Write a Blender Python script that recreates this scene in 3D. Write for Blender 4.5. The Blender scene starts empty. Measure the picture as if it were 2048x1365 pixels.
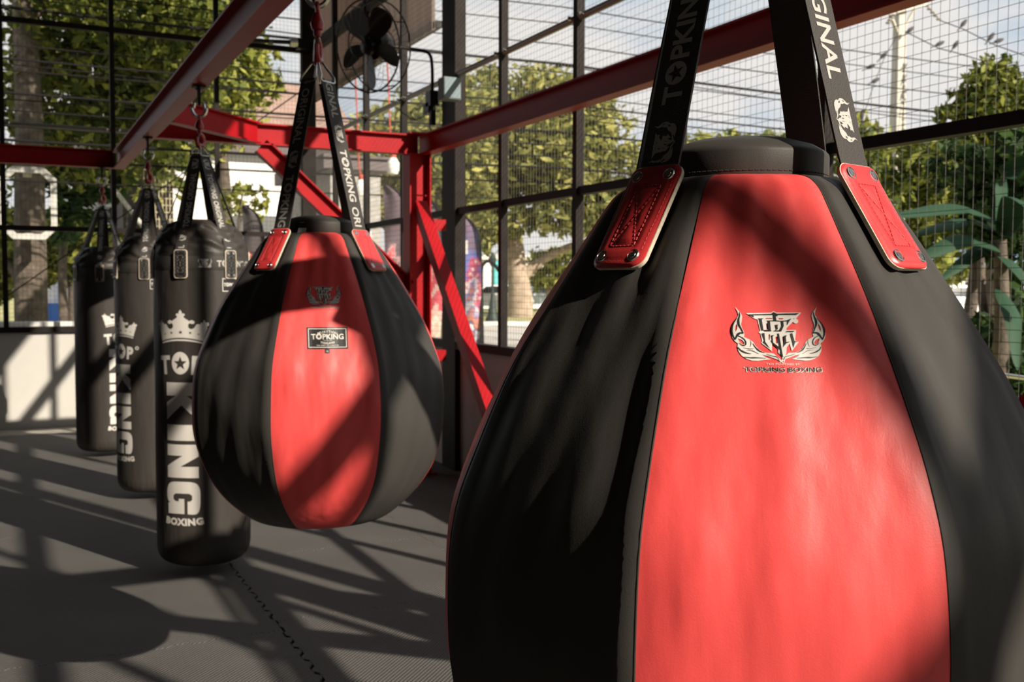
import bpy, bmesh, math, random
import numpy as np
from math import sin, cos, pi, radians, sqrt, atan2, hypot
from mathutils import Vector, Matrix
SC = bpy.context.scene
COL = SC.collection
# ---------------------------------------------------------------- camera
CAM_Z = 1.2
F_PX = 2044.5
YAW, PIT, ROL = radians(26.269), radians(2.99), radians(-0.197)
_fw = np.array([sin(YAW)*cos(PIT), cos(YAW)*cos(PIT), -sin(PIT)])
_r = np.array([cos(YAW), -sin(YAW), 0.0])
_d = np.cross(_fw, _r)
CR = cos(ROL)*_r + sin(ROL)*_d
CD = -sin(ROL)*_r + cos(ROL)*_d
cam = bpy.data.cameras.new('camera')
cam.sensor_width = 36.0
cam.lens = F_PX/2048*36.0
cam.clip_start = 0.05
cam.clip_end = 500
cam.dof.use_dof = True
cam.dof.focus_distance = 1.15
cam.dof.aperture_fstop = 12.0
cam.dof.aperture_blades = 9
camo = bpy.data.objects.new('camera', cam)
COL.objects.link(camo)
camo.matrix_world = Matrix(((CR[0], -CD[0], -_fw[0], 0), (CR[1], -CD[1], -_fw[1], 0), (CR[2], -CD[2], -_fw[2], CAM_Z), (0, 0, 0, 1)))
SC.camera = camo


def at(px, py, depth):
    """a far-off place, found from where the photograph shows it and how far away it stands"""
    return Vector(CR*((px-1024)/F_PX*depth) + CD*((py-682.5)/F_PX*depth) + _fw*depth) + Vector((0, 0, CAM_Z))


# ---------------------------------------------------------------- view, sun and sky
SC.view_settings.view_transform = 'Standard'
SC.view_settings.look = 'None'
SC.view_settings.gamma = 1
SC.view_settings.use_curve_mapping = False
SC.view_settings.exposure = 0.0
SUN_AZ = radians(-24.0)          # heading of the light over the floor, from +Y
SUN_TAN = 0.55                   # tangent of the sun's height
sl = bpy.data.lights.new('sun', 'SUN')
sl.energy = 8.0
sl.color = (1.0, 0.89, 0.74)
sl.angle = radians(0.53)
so = bpy.data.objects.new('sun', sl)
COL.objects.link(so)
so.location = (20, -40, 30)
so.rotation_euler = Vector((sin(SUN_AZ), cos(SUN_AZ), -SUN_TAN)).to_track_quat('-Z', 'Y').to_euler()

W = bpy.data.worlds.new('sky')
SC.world = W
W.use_nodes = True
wn, wl = W.node_tree.nodes, W.node_tree.links
wn.clear()
tc = wn.new('ShaderNodeTexCoord')
mp = wn.new('ShaderNodeMapping'); mp.inputs['Scale'].default_value = (1.0, 1.0, 2.6)
wl.new(tc.outputs['Generated'], mp.inputs['Vector'])
nz = wn.new('ShaderNodeTexNoise'); nz.inputs['Scale'].default_value = 3.4; nz.inputs['Detail'].default_value = 6; nz.inputs['Roughness'].default_value = 0.55
wl.new(mp.outputs['Vector'], nz.inputs['Vector'])
rp = wn.new('ShaderNodeValToRGB')
rp.color_ramp.elements[0].position = 0.36; rp.color_ramp.elements[0].color = (0.50, 0.66, 0.82, 1)
rp.color_ramp.elements[1].position = 0.54; rp.color_ramp.elements[1].color = (0.98, 0.95, 0.92, 1)
wl.new(nz.outputs['Fac'], rp.inputs['Fac'])
bg = wn.new('ShaderNodeBackground'); bg.inputs['Strength'].default_value = 0.87
wl.new(rp.outputs['Color'], bg.inputs['Color'])
wo = wn.new('ShaderNodeOutputWorld')
wl.new(bg.outputs['Background'], wo.inputs['Surface'])

# ---------------------------------------------------------------- materials
MATS = {}


def _bsdf(name):
    m = bpy.data.materials.new(name)
    m.use_nodes = True
    MATS[name] = m
    nt = m.node_tree
    return m, nt, nt.nodes['Principled BSDF']


def _noise(nt, scale, detail=3, coord='Object', stretch=None, rough=0.5):
    t = nt.nodes.new('ShaderNodeTexCoord')
    n = nt.nodes.new('ShaderNodeTexNoise')
    n.inputs['Scale'].default_value = scale
    n.inputs['Detail'].default_value = detail
    n.inputs['Roughness'].default_value = rough
    if stretch:
        k = nt.nodes.new('ShaderNodeMapping'); k.inputs['Scale'].default_value = stretch
        nt.links.new(t.outputs[coord], k.inputs['Vector']); nt.links.new(k.outputs['Vector'], n.inputs['Vector'])
    else:
        nt.links.new(t.outputs[coord], n.inputs['Vector'])
    return n


def _bump(nt, height, strength, dist, prev=None):
    b = nt.nodes.new('ShaderNodeBump')
    b.inputs['Strength'].default_value = strength
    b.inputs['Distance'].default_value = dist
    nt.links.new(height, b.inputs['Height'])
    if prev is not None:
        nt.links.new(prev, b.inputs['Normal'])
    return b.outputs['Normal']


def plain(name, col, rough=0.5, metal=0.0, spec=0.5, var=0.0, vscale=8.0, bump=0.0, bscale=60.0, bdist=0.002):
    m, nt, b = _bsdf(name)
    b.inputs['Roughness'].default_value = rough
    b.inputs['Metallic'].default_value = metal
    b.inputs['Specular IOR Level'].default_value = spec
    if var > 0:
        n = _noise(nt, vscale, 4)
        r = nt.nodes.new('ShaderNodeValToRGB')
        r.color_ramp.elements[0].position = 0.3; r.color_ramp.elements[1].position = 0.7
        r.color_ramp.elements[0].color = (*[c*(1-var) for c in col], 1)
        r.color_ramp.elements[1].color = (*[min(1, c*(1+var)) for c in col], 1)
        nt.links.new(n.outputs['Fac'], r.inputs['Fac'])
        nt.links.new(r.outputs['Color'], b.inputs['Base Color'])
    else:
        b.inputs['Base Color'].default_value = (*col, 1)
    if bump > 0:
        n = _noise(nt, bscale, 4)
        nt.links.new(_bump(nt, n.outputs['Fac'], bump, bdist), b.inputs['Normal'])
    return m


def leather(name, col, rough, spec, soft, coat=0.0):
    m, nt, b = _bsdf(name)
    b.inputs['Base Color'].default_value = (*col, 1)
    b.inputs['Specular IOR Level'].default_value = spec
    b.inputs['Coat Weight'].default_value = coat
    b.inputs['Coat Roughness'].default_value = 0.25
    big = _noise(nt, 9.0, 2, stretch=(1.6, 1.6, 0.55))
    mid = _noise(nt, 42.0, 3, stretch=(1.4, 1.4, 0.5))
    v = nt.nodes.new('ShaderNodeTexVoronoi'); v.inputs['Scale'].default_value = 620
    t = nt.nodes.new('ShaderNodeTexCoord'); nt.links.new(t.outputs['Object'], v.inputs['Vector'])
    n1 = _bump(nt, big.outputs['Fac'], soft, 0.02)
    n2 = _bump(nt, mid.outputs['Fac'], soft*0.5, 0.003, n1)
    n3 = _bump(nt, v.outputs['Distance'], 0.10, 0.0006, n2)
    nt.links.new(n3, b.inputs['Normal'])
    r = nt.nodes.new('ShaderNodeMapRange')
    r.inputs['To Min'].default_value = rough-0.06; r.inputs['To Max'].default_value = rough+0.08
    nt.links.new(mid.outputs['Fac'], r.inputs['Value'])
    nt.links.new(r.outputs['Result'], b.inputs['Roughness'])
    return m


RED_LEATHER = leather('red_leather', (0.80, 0.080, 0.078), 0.46, 0.45, 0.32)
BLACK_LEATHER = leather('black_leather', (0.052, 0.049, 0.045), 0.52, 0.22, 0.16)
BAG_VINYL = leather('black_bag_vinyl', (0.046, 0.041, 0.037), 0.46, 0.26, 0.30)
PATCH_RED = leather('red_patch_leather', (0.60, 0.040, 0.042), 0.36, 0.6, 0.15, 0.15)
PATCH_BLACK = plain('black_patch_leather', (0.015, 0.015, 0.015), 0.4)
CREAM = plain('raw_cream_edge', (0.66, 0.56, 0.44), 0.8, var=0.15, vscale=200)
STITCH_RED = plain('red_thread', (0.62, 0.06, 0.07), 0.5)
STITCH_DARK = plain('dark_thread', (0.05, 0.05, 0.05), 0.6)
STITCH_PALE = plain('grey_thread', (0.16, 0.145, 0.13), 0.6)
STEEL = plain('bright_steel', (0.62, 0.62, 0.60), 0.28, 1.0, bump=0.1, bscale=300, bdist=0.0005)
HOOK_RED = plain('red_hook_paint', (0.30, 0.008, 0.012), 0.3, spec=0.6)
PRINT_WHITE = plain('white_print', (0.66, 0.63, 0.59), 0.5)
PRINT_BLACK = plain('black_print', (0.012, 0.012, 0.012), 0.5)
WEB_TEXT = plain('woven_grey_lettering', (0.46, 0.445, 0.42), 0.75)
BLACK_STEEL = plain('black_steel', (0.021, 0.017, 0.016), 0.55, 0.0, spec=0.10, var=0.25, vscale=14)
WIRE = plain('mesh_wire', (0.055, 0.050, 0.050), 0.45, spec=0.5)
GREY_PIPE = plain('grey_pipe', (0.20, 0.19, 0.18), 0.35, spec=0.6)
WHITE_WALL = plain('white_plaster', (0.53, 0.515, 0.485), 0.85, var=0.05, vscale=2.5, bump=0.15, bscale=90, bdist=0.001)
DARK_WALL = plain('dark_panel', (0.05, 0.048, 0.046), 0.8, var=0.2)
CONCRETE = plain('concrete', (0.33, 0.31, 0.28), 0.85, var=0.2, vscale=6, bump=0.2, bscale=30)
POLE_CONC = plain('pole_concrete', (0.47, 0.45, 0.41), 0.85, var=0.12, vscale=4)
BARK = plain('bark', (0.095, 0.075, 0.058), 0.9, var=0.4, vscale=9, bump=0.7, bscale=22, bdist=0.02)  # colour darkened to stand in for canopy shade on the thick trunk
BARK_PALE = plain('pale_bark', (0.36, 0.28, 0.21), 0.9, var=0.3, vscale=3, bump=0.6, bscale=10, bdist=0.03)
CABLE = plain('cable_rubber', (0.014, 0.013, 0.013), 0.8, spec=0.1)
FAN_BLACK = plain('fan_black', (0.010, 0.010, 0.0105), 0.38, spec=0.28)
BOX_GREY = plain('box_grey', (0.20, 0.26, 0.29), 0.6, spec=0.2)
ASPHALT = plain('asphalt', (0.46, 0.43, 0.39), 0.9, var=0.12, vscale=0.8)
KERB = plain('kerb_concrete', (0.70, 0.64, 0.55), 0.9, var=0.1)
FRAME_WHITE = plain('shaded_white', (0.42, 0.41, 0.39), 0.7, var=0.1)  # white dulled to grey so the colour stands in for tree shade
WHITE_PAINT = plain('white_paint', (0.80, 0.79, 0.76), 0.6, var=0.05)
BLUE_PAINT = plain('blue_paint', (0.05, 0.16, 0.48), 0.6)
ROOF_BROWN = plain('brown_roof', (0.30, 0.20, 0.16), 0.8, var=0.2, vscale=2)
EAVE_DARK = plain('dark_eave', (0.12, 0.10, 0.10), 0.8)
GREY_SLAT = plain('grey_boards', (0.33, 0.32, 0.30), 0.8, var=0.2)
SHED_DARK = plain('dark_boards', (0.045, 0.038, 0.032), 0.8, var=0.3)
LATTICE = plain('lattice_wire', (0.55, 0.48, 0.33), 0.6)
CAR_WHITE = plain('car_white', (0.8, 0.8, 0.8), 0.25, spec=0.6)
CAR_BLUE = plain('car_silver', (0.45, 0.50, 0.55), 0.25, spec=0.6)
GLASS_DARK = plain('dark_glass', (0.02, 0.025, 0.03), 0.08, spec=0.8)
TYRE = plain('tyre', (0.02, 0.02, 0.02), 0.9)
LAMP_GREEN = plain('lamp_green', (0.012, 0.028, 0.024), 0.6)
TURQ = plain('turquoise_paint', (0.10, 0.50, 0.50), 0.6)
BULB = plain('bulb_white', (0.85, 0.83, 0.80), 0.3)
CORD_RED = plain('red_cord', (0.5, 0.08, 0.05), 0.7)
FEATHER = plain('bird_grey', (0.07, 0.065, 0.07), 0.8)


def red_paint():
    m, nt, b = _bsdf('red_gloss_paint')
    n = _noise(nt, 5, 5)
    r = nt.nodes.new('ShaderNodeValToRGB')
    r.color_ramp.elements[0].position = 0.3; r.color_ramp.elements[1].position = 0.75
    r.color_ramp.elements[0].color = (0.33, 0.006, 0.010, 1); r.color_ramp.elements[1].color = (0.42, 0.009, 0.015, 1)
    nt.links.new(n.outputs['Fac'], r.inputs['Fac']); nt.links.new(r.outputs['Color'], b.inputs['Base Color'])
    b.inputs['Roughness'].default_value = 0.46
    b.inputs['Specular IOR Level'].default_value = 0.16
    k = _noise(nt, 25, 4)
    nt.links.new(_bump(nt, k.outputs['Fac'], 0.15, 0.004), b.inputs['Normal'])
    return m


RED_PAINT = red_paint()


def webbing():
    m, nt, b = _bsdf('black_webbing')
    b.inputs['Base Color'].default_value = (0.038, 0.034, 0.031, 1)
    b.inputs['Roughness'].default_value = 0.66
    w = nt.nodes.new('ShaderNodeTexVoronoi'); w.inputs['Scale'].default_value = 520
    t = nt.nodes.new('ShaderNodeTexCoord'); nt.links.new(t.outputs['Object'], w.inputs['Vector'])
    nt.links.new(_bump(nt, w.outputs['Distance'], 0.5, 0.0012), b.inputs['Normal'])
    return m


WEB = webbing()


def mat_rubber():
    m, nt, b = _bsdf('foam_mat_rubber')
    N = nt.nodes.new; L = nt.links.new
    t = N('ShaderNodeTexCoord'); s = N('ShaderNodeSeparateXYZ'); L(t.outputs['Object'], s.inputs[0])
    def wave(out, k):
        a = N('ShaderNodeMath'); a.operation = 'MULTIPLY'; a.inputs[1].default_value = k; L(out, a.inputs[0])
        q = N('ShaderNodeMath'); q.operation = 'SINE'; L(a.outputs[0], q.inputs[0])
        return q.outputs[0]
    ad = N('ShaderNodeMath'); ad.operation = 'MULTIPLY'
    k = 2*pi/0.017
    L(wave(s.outputs['X'], k), ad.inputs[0]); L(wave(s.outputs['Y'], k), ad.inputs[1])
    n1 = _bump(nt, ad.outputs[0], 0.9, 0.0022)
    f = _noise(nt, 260, 3)
    n2 = _bump(nt, f.outputs['Fac'], 0.6, 0.0016, n1)
    L(n2, b.inputs['Normal'])
    n = _noise(nt, 2.3, 5)
    r = N('ShaderNodeValToRGB')
    r.color_ramp.elements[0].position = 0.3; r.color_ramp.elements[1].position = 0.7
    r.color_ramp.elements[0].color = (0.105, 0.100, 0.096, 1); r.color_ramp.elements[1].color = (0.135, 0.128, 0.122, 1)
    L(n.outputs['Fac'], r.inputs['Fac']); L(r.outputs['Color'], b.inputs['Base Color'])
    b.inputs['Roughness'].default_value = 0.68
    b.inputs['Specular IOR Level'].default_value = 0.35
    return m


MAT_RUBBER = mat_rubber()


def leaf(name, dark, light, trans=0.35):
    m, nt, b = _bsdf(name)
    N = nt.nodes.new; L = nt.links.new
    g = N('ShaderNodeNewGeometry')
    r = N('ShaderNodeValToRGB')
    r.color_ramp.elements[0].color = (*dark, 1); r.color_ramp.elements[1].color = (*light, 1)
    r.color_ramp.elements[0].position = 0.1; r.color_ramp.elements[1].position = 0.9
    L(g.outputs['Random Per Island'], r.inputs['Fac'])
    L(r.outputs['Color'], b.inputs['Base Color'])
    b.inputs['Roughness'].default_value = 0.6
    b.inputs['Specular IOR Level'].default_value = 0.2
    tr = N('ShaderNodeBsdfTranslucent'); L(r.outputs['Color'], tr.inputs['Color'])
    mx = N('ShaderNodeMixShader'); mx.inputs[0].default_value = trans
    L(b.outputs[0], mx.inputs[1]); L(tr.outputs[0], mx.inputs[2])
    L(mx.outputs[0], nt.nodes['Material Output'].inputs['Surface'])
    return m


LEAF_SUNNY = leaf('sunny_leaves', (0.09, 0.12, 0.022), (0.38, 0.38, 0.085), 0.28)
LEAF_MID = leaf('mid_leaves', (0.045, 0.075, 0.015), (0.27, 0.29, 0.055), 0.25)
LEAF_STREET = leaf('street_leaves', (0.10, 0.12, 0.03), (0.42, 0.40, 0.12), 0.3)
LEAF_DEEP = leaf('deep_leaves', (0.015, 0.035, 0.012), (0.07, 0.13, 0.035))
SHEET = leaf('brown_sheet', (0.40, 0.32, 0.285), (0.41, 0.325, 0.29), 0.6)
LEAF_BROAD = leaf('broad_leaves', (0.016, 0.05, 0.026), (0.034, 0.085, 0.045), 0.2)  # green lowered so the colour carries the shade over the banana plant


def ground_grass():
    m, nt, b = _bsdf('grass')
    n = _noise(nt, 1.5, 8)
    r = nt.nodes.new('ShaderNodeValToRGB')
    r.color_ramp.elements[0].position = 0.35; r.color_ramp.elements[1].position = 0.7
    r.color_ramp.elements[0].color = (0.22, 0.24, 0.07, 1); r.color_ramp.elements[1].color = (0.52, 0.46, 0.24, 1)
    nt.links.new(n.outputs['Fac'], r.inputs['Fac']); nt.links.new(r.outputs['Color'], b.inputs['Base Color'])
    b.inputs['Roughness'].default_value = 0.95
    return m


GRASS = ground_grass()


def flag_cloth(name, stops):
    """printed cloth: irregular coloured bands and blotches"""
    m, nt, b = _bsdf(name)
    N = nt.nodes.new; L = nt.links.new
    n = _noise(nt, 3.2, 6, stretch=(1.4, 1.4, 1.0), rough=0.62)
    t = N('ShaderNodeTexCoord'); s = N('ShaderNodeSeparateXYZ'); L(t.outputs['Object'], s.inputs[0])
    a = N('ShaderNodeMath'); a.operation = 'MULTIPLY_ADD'; a.inputs[1].default_value = 0.36; a.inputs[2].default_value = -0.28
    L(s.outputs['Z'], a.inputs[0])
    ad = N('ShaderNodeMath'); ad.operation = 'ADD'; L(n.outputs['Fac'], ad.inputs[0]); L(a.outputs[0], ad.inputs[1])
    r = N('ShaderNodeValToRGB')
    e = r.color_ramp.elements
    while len(e) < len(stops):
        e.new(0.5)
    for i, (p, c) in enumerate(stops):
        e[i].position = p; e[i].color = (*c, 1)
    L(ad.outputs[0], r.inputs['Fac']); L(r.outputs['Color'], b.inputs['Base Color'])
    b.inputs['Roughness'].default_value = 0.8
    return m


FLAG_BLUE = flag_cloth('blue_flag_cloth', [(0.30, (0.05, 0.06, 0.20)), (0.40, (0.62, 0.60, 0.66)), (0.46, (0.06, 0.06, 0.16)), (0.53, (0.60, 0.22, 0.10)), (0.59, (0.20, 0.16, 0.36)), (0.66, (0.60, 0.58, 0.62)), (0.72, (0.45, 0.05, 0.09)), (0.80, (0.10, 0.14, 0.42)), (0.95, (0.13, 0.09, 0.14))])
FLAG_PINK = flag_cloth('red_flag_cloth', [(0.30, (0.10, 0.10, 0.16)), (0.42, (0.66, 0.55, 0.50)), (0.50, (0.56, 0.30, 0.24)), (0.56, (0.60, 0.42, 0.40)), (0.60, (0.50, 0.06, 0.09)), (0.76, (0.52, 0.08, 0.11)), (0.80, (0.55, 0.32, 0.33)), (0.84, (0.13, 0.09, 0.11)), (1.0, (0.10, 0.07, 0.09))])
FLAG_DARK = flag_cloth('black_red_flag_cloth', [(0.35, (0.50, 0.04, 0.04)), (0.5, (0.5, 0.04, 0.04)), (0.56, (0.05, 0.04, 0.045)), (0.64, (0.55, 0.05, 0.045)), (0.76, (0.50, 0.045, 0.04)), (0.82, (0.05, 0.04, 0.045)), (0.95, (0.06, 0.05, 0.055))])


# ---------------------------------------------------------------- mesh helpers
class MB:
    def __init__(self):
        self.v = []; self.f = []; self.m = []

    def add(self, verts, faces, mi=0):
        o = len(self.v)
        self.v += [tuple(p) for p in verts]
        self.f += [tuple(i+o for i in q) for q in faces]
        self.m += [mi]*len(faces)

    def box(self, c, s, mi=0, R=None):
        x, y, z = s[0]/2, s[1]/2, s[2]/2
        V = [Vector(p) for p in ((-x, -y, -z), (x, -y, -z), (x, y, -z), (-x, y, -z), (-x, -y, z), (x, -y, z), (x, y, z), (-x, y, z))]
        if R is not None:
            V = [R @ p for p in V]
        c = Vector(c)
        self.add([p+c for p in V], [(0, 3, 2, 1), (4, 5, 6, 7), (0, 1, 5, 4), (1, 2, 6, 5), (2, 3, 7, 6), (3, 0, 4, 7)], mi)

    def prism(self, prof, p, q, right, up, mi=0):
        """profile [(a,b)] swept from p to q; a along right, b along up"""
        p, q = Vector(p), Vector(q)
        n = len(prof)
        V = [p+right*a+up*b for a, b in prof]+[q+right*a+up*b for a, b in prof]
        Fc = [(i, (i+1) % n, n+(i+1) % n, n+i) for i in range(n)]
        Fc += [tuple(range(n-1, -1, -1)), tuple(range(n, 2*n))]
        self.add(V, Fc, mi)

    def bar(self, p, q, w, h, up=(0, 0, 1), mi=0):
        p, q = Vector(p), Vector(q)
        d = (q-p).normalized(); u = Vector(up); r = d.cross(u).normalized(); u = r.cross(d).normalized()
        self.prism([(-w/2, -h/2), (w/2, -h/2), (w/2, h/2), (-w/2, h/2)], p, q, r, u, mi)

    def ibeam(self, p, q, w, h, tf=0.009, tw=0.007, up=(0, 0, 1), mi=0):
        p, q = Vector(p), Vector(q)
        d = (q-p).normalized(); u = Vector(up); r = d.cross(u).normalized(); u = r.cross(d).normalized()
        a, b, c = w/2, h/2, tw/2
        prof = [(-a, -b), (a, -b), (a, -b+tf), (c, -b+tf), (c, b-tf), (a, b-tf), (a, b), (-a, b), (-a, b-tf), (-c, b-tf), (-c, -b+tf), (-a, -b+tf)]
        self.prism(prof, p, q, r, u, mi)

    def tube(self, pts, r, n=8, closed=False, mi=0, caps=True):
        pts = [Vector(p) for p in pts]
        k = len(pts)
        rr = r if isinstance(r, (list, tuple)) else [r]*k
        tang = []
        for i in range(k):
            a = pts[(i-1) % k] if (closed or i > 0) else pts[i]
            b = pts[(i+1) % k] if (closed or i < k-1) else pts[i]
            t = (b-a)
            tang.append(t.normalized() if t.length > 1e-9 else Vector((0, 0, 1)))
        ref = Vector((0, 0, 1)) if abs(tang[0].z) < 0.9 else Vector((1, 0, 0))
        nrm = tang[0].cross(ref).normalized()
        V = []
        for i in range(k):
            t = tang[i]
            nrm = (nrm - t*nrm.dot(t))
            nrm = nrm.normalized() if nrm.length > 1e-6 else t.orthogonal().normalized()
            bn = t.cross(nrm)
            for j in range(n):
                a = 2*pi*j/n
                V.append(pts[i] + (nrm*cos(a)+bn*sin(a))*rr[i])
        Fc = []
        for i in range(k if closed else k-1):
            i2 = (i+1) % k
            for j in range(n):
                j2 = (j+1) % n
                Fc.append((i*n+j, i*n+j2, i2*n+j2, i2*n+j))
        if caps and not closed:
            Fc.append(tuple(range(n-1, -1, -1))); Fc.append(tuple(range((k-1)*n, k*n)))
        self.add(V, Fc, mi)

    def lathe(self, prof, n=32, c=(0, 0, 0), mi=0, M=None):
        """prof [(r,z)] from bottom to top"""
        V = []; Fc = []
        k = len(prof)
        for r, z in prof:
            for j in range(n):
                a = 2*pi*j/n
                V.append(Vector((r*cos(a), r*sin(a), z)))
        for i in range(k-1):
            for j in range(n):
                j2 = (j+1) % n
                Fc.append((i*n+j, i*n+j2, (i+1)*n+j2, (i+1)*n+j))
        if prof[0][0] > 1e-6: Fc.append(tuple(range(n-1, -1, -1)))
        if prof[-1][0] > 1e-6: Fc.append(tuple(range((k-1)*n, k*n)))
        if M is not None: V = [M @ p for p in V]
        c = Vector(c)
        self.add([p+c for p in V], Fc, mi)

    def torus(self, c, R, r, axis, n=24, k=8, a0=0.0, a1=2*pi, mi=0, up=None):
        ax = Vector(axis).normalized()
        u = Vector(up) if up else ax.orthogonal()
        u = (u-ax*u.dot(ax)).normalized(); w = ax.cross(u)
        full = abs(a1-a0-2*pi) < 1e-6
        cnt = n if full else n+1
        pts = [Vector(c)+(u*cos(a0+(a1-a0)*i/n)+w*sin(a0+(a1-a0)*i/n))*R for i in range(cnt)]
        self.tube(pts, r, k, closed=full, mi=mi)

    def build(self, name, mats, parent=None, smooth=40, rel=True):
        me = bpy.data.meshes.new(name)
        off = Vector((0, 0, 0))
        if parent is not None and rel:
            o = parent
            while o is not None:
                off = off + o.location; o = o.parent
            V = [(p[0]-off.x, p[1]-off.y, p[2]-off.z) for p in self.v]
        else:
            V = self.v
        me.from_pydata(V, [], self.f)
        if not isinstance(mats, (list, tuple)): mats = [mats]
        for m in mats: me.materials.append(m)
        if len(mats) > 1: me.polygons.foreach_set('material_index', self.m)
        if smooth:
            me.polygons.foreach_set('use_smooth', [True]*len(self.f))
            if smooth < 180:
                me.set_sharp_from_angle(angle=radians(smooth))
        me.update()
        ob = bpy.data.objects.new(name, me)
        COL.objects.link(ob)
        if parent is not None: ob.parent = parent
        return ob


def tag(o, label=None, cat=None, group=None, kind=None):
    if label: o['label'] = label
    if cat: o['category'] = cat
    if group: o['group'] = group
    if kind: o['kind'] = kind
    return o


def thing(name, label, cat, loc=(0, 0, 0), rz=0.0, group=None):
    o = bpy.data.objects.new(name, None)
    COL.objects.link(o)
    o.empty_display_size = 0.1
    o.location = loc; o.rotation_euler = (0, 0, rz)
    return tag(o, label, cat, group)


def copy_tree(o, parent=None):
    c = o.copy(); COL.objects.link(c)
    if parent is not None: c.parent = parent
    for ch in [x for x in bpy.data.objects if x.parent == o]:
        copy_tree(ch, c)
    return c


# ---------------------------------------------------------------- flat shapes (lettering, prints)
_cache = {}


def _mesh_of(ob):
    COL.objects.link(ob)
    dg = bpy.context.evaluated_depsgraph_get()
    dg.update()
    me = bpy.data.meshes.new_from_object(ob.evaluated_get(dg))
    v = [(p.co.x, p.co.y) for p in me.vertices]
    f = [tuple(q.vertices) for q in me.polygons]
    bpy.data.meshes.remove(me)
    cu = ob.data
    bpy.data.objects.remove(ob); bpy.data.curves.remove(cu)
    return v, f


def text2d(s, bold=0.0, track=1.0):
    """lettering with capital height 1 starting at x=0"""
    key = (s, bold, track)
    if key not in _cache:
        cu = bpy.data.curves.new('t', 'FONT'); cu.body = s; cu.size = 1.0; cu.offset = bold; cu.space_character = track
        cu.resolution_u = 3
        v, f = _mesh_of(bpy.data.objects.new('t', cu))
        ys = [p[1] for p in v]; xs = [p[0] for p in v]
        h = 0.729+2*bold
        x0 = min(xs)
        _cache[key] = ([((x-x0)/h, (y+bold)/h) for x, y in v], f)
    return _cache[key]


def shape2d(loops):
    cu = bpy.data.curves.new('s', 'CURVE'); cu.dimensions = '2D'; cu.fill_mode = 'BOTH'
    for lp in loops:
        sp = cu.splines.new('POLY'); sp.points.add(len(lp)-1)
        for i, (x, y) in enumerate(lp): sp.points[i].co = (x, y, 0, 1)
        sp.use_cyclic_u = True
    return _mesh_of(bpy.data.objects.new('s', cu))


def smooth_loop(pts, closed=True, n=4):
    """Catmull-Rom through the points"""
    k = len(pts); out = []
    rng = range(k) if closed else range(k-1)
    for i in rng:
        if closed:
            p0, p1, p2, p3 = pts[i-1], pts[i], pts[(i+1) % k], pts[(i+2) % k]
        else:
            p0, p1, p2, p3 = pts[max(i-1, 0)], pts[i], pts[i+1], pts[min(i+2, k-1)]
        for j in range(n):
            t = j/n
            out.append(tuple(0.5*(2*b+(c-a)*t+(2*a-5*b+4*c-d)*t*t+(-a+3*b-3*c+d)*t**3) for a, b, c, d in zip(p0, p1, p2, p3)))
    if not closed: out.append(pts[-1])
    return out


def stroke(pts, w0, w1=None, wm=None):
    """tapered stroke outline"""
    if w1 is None: w1 = w0
    P = smooth_loop(pts, False, 4)
    k = len(P); L = []; Rr = []
    for i, (x, y) in enumerate(P):
        a = P[max(i-1, 0)]; b = P[min(i+1, k-1)]
        dx, dy = b[0]-a[0], b[1]-a[1]; l = hypot(dx, dy) or 1
        t = i/(k-1)
        w = (w0*(1-t)+w1*t) if wm is None else (w0*(1-2*t)+wm*2*t if t < .5 else wm*(2-2*t)+w1*(2*t-1))
        L.append((x-dy/l*w/2, y+dx/l*w/2)); Rr.append((x+dy/l*w/2, y-dx/l*w/2))
    return L+Rr[::-1]


def star(cx, cy, r, q=0.42, rot=pi/2):
    return [(cx+(r if i % 2 == 0 else r*q)*cos(rot+i*pi/5), cy+(r if i % 2 == 0 else r*q)*sin(rot+i*pi/5)) for i in range(10)]


def ell(cx, cy, a, b, n=28):
    return [(cx+a*cos(2*pi*i/n), cy+b*sin(2*pi*i/n)) for i in range(n)]


def xf(shape, sx=1, sy=None, dx=0, dy=0, rot=0):
    if sy is None: sy = sx
    v, f = shape
    c, s = cos(rot), sin(rot)
    return [((x*sx)*c-(y*sy)*s+dx, (x*sx)*s+(y*sy)*c+dy) for x, y in v], f


def join(shapes):
    V = []; Fc = []
    for v, f in shapes:
        o = len(V); V += v; Fc += [tuple(i+o for i in q) for q in f]
    return V, Fc


def width(shape):
    xs = [p[0] for p in shape[0]]
    return max(xs)


def brand_word(bold=0.03):
    """the seven-letter word with a star in its O"""
    key = ('bw', bold)
    if key not in _cache:
        T = text2d('T', bold); K = text2d('PKING', bold)
        wt = width(T)
        o = shape2d([ell(0, 0, 0.52, 0.52), star(0, 0.0, 0.40)])
        parts = [T, xf(o, 1, 1, wt+0.06+0.5, 0.5), xf(K, 1, 1, wt+0.06+1.0+0.14, 0)]
        _cache[key] = join(parts)
    return _cache[key]


def arc(shape, R, up=True):
    """bend lettering along an arc of radius R, centred"""
    v, f = shape
    w = max(p[0] for p in v)
    out = []
    for x, y in v:
        a = (x-w/2)/R
        if up: out.append(((R+y)*sin(a), (R+y)*cos(a)-R))
        else: out.append(((R-y)*sin(a), -(R-y)*cos(a)+R))
    return out, f


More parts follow.
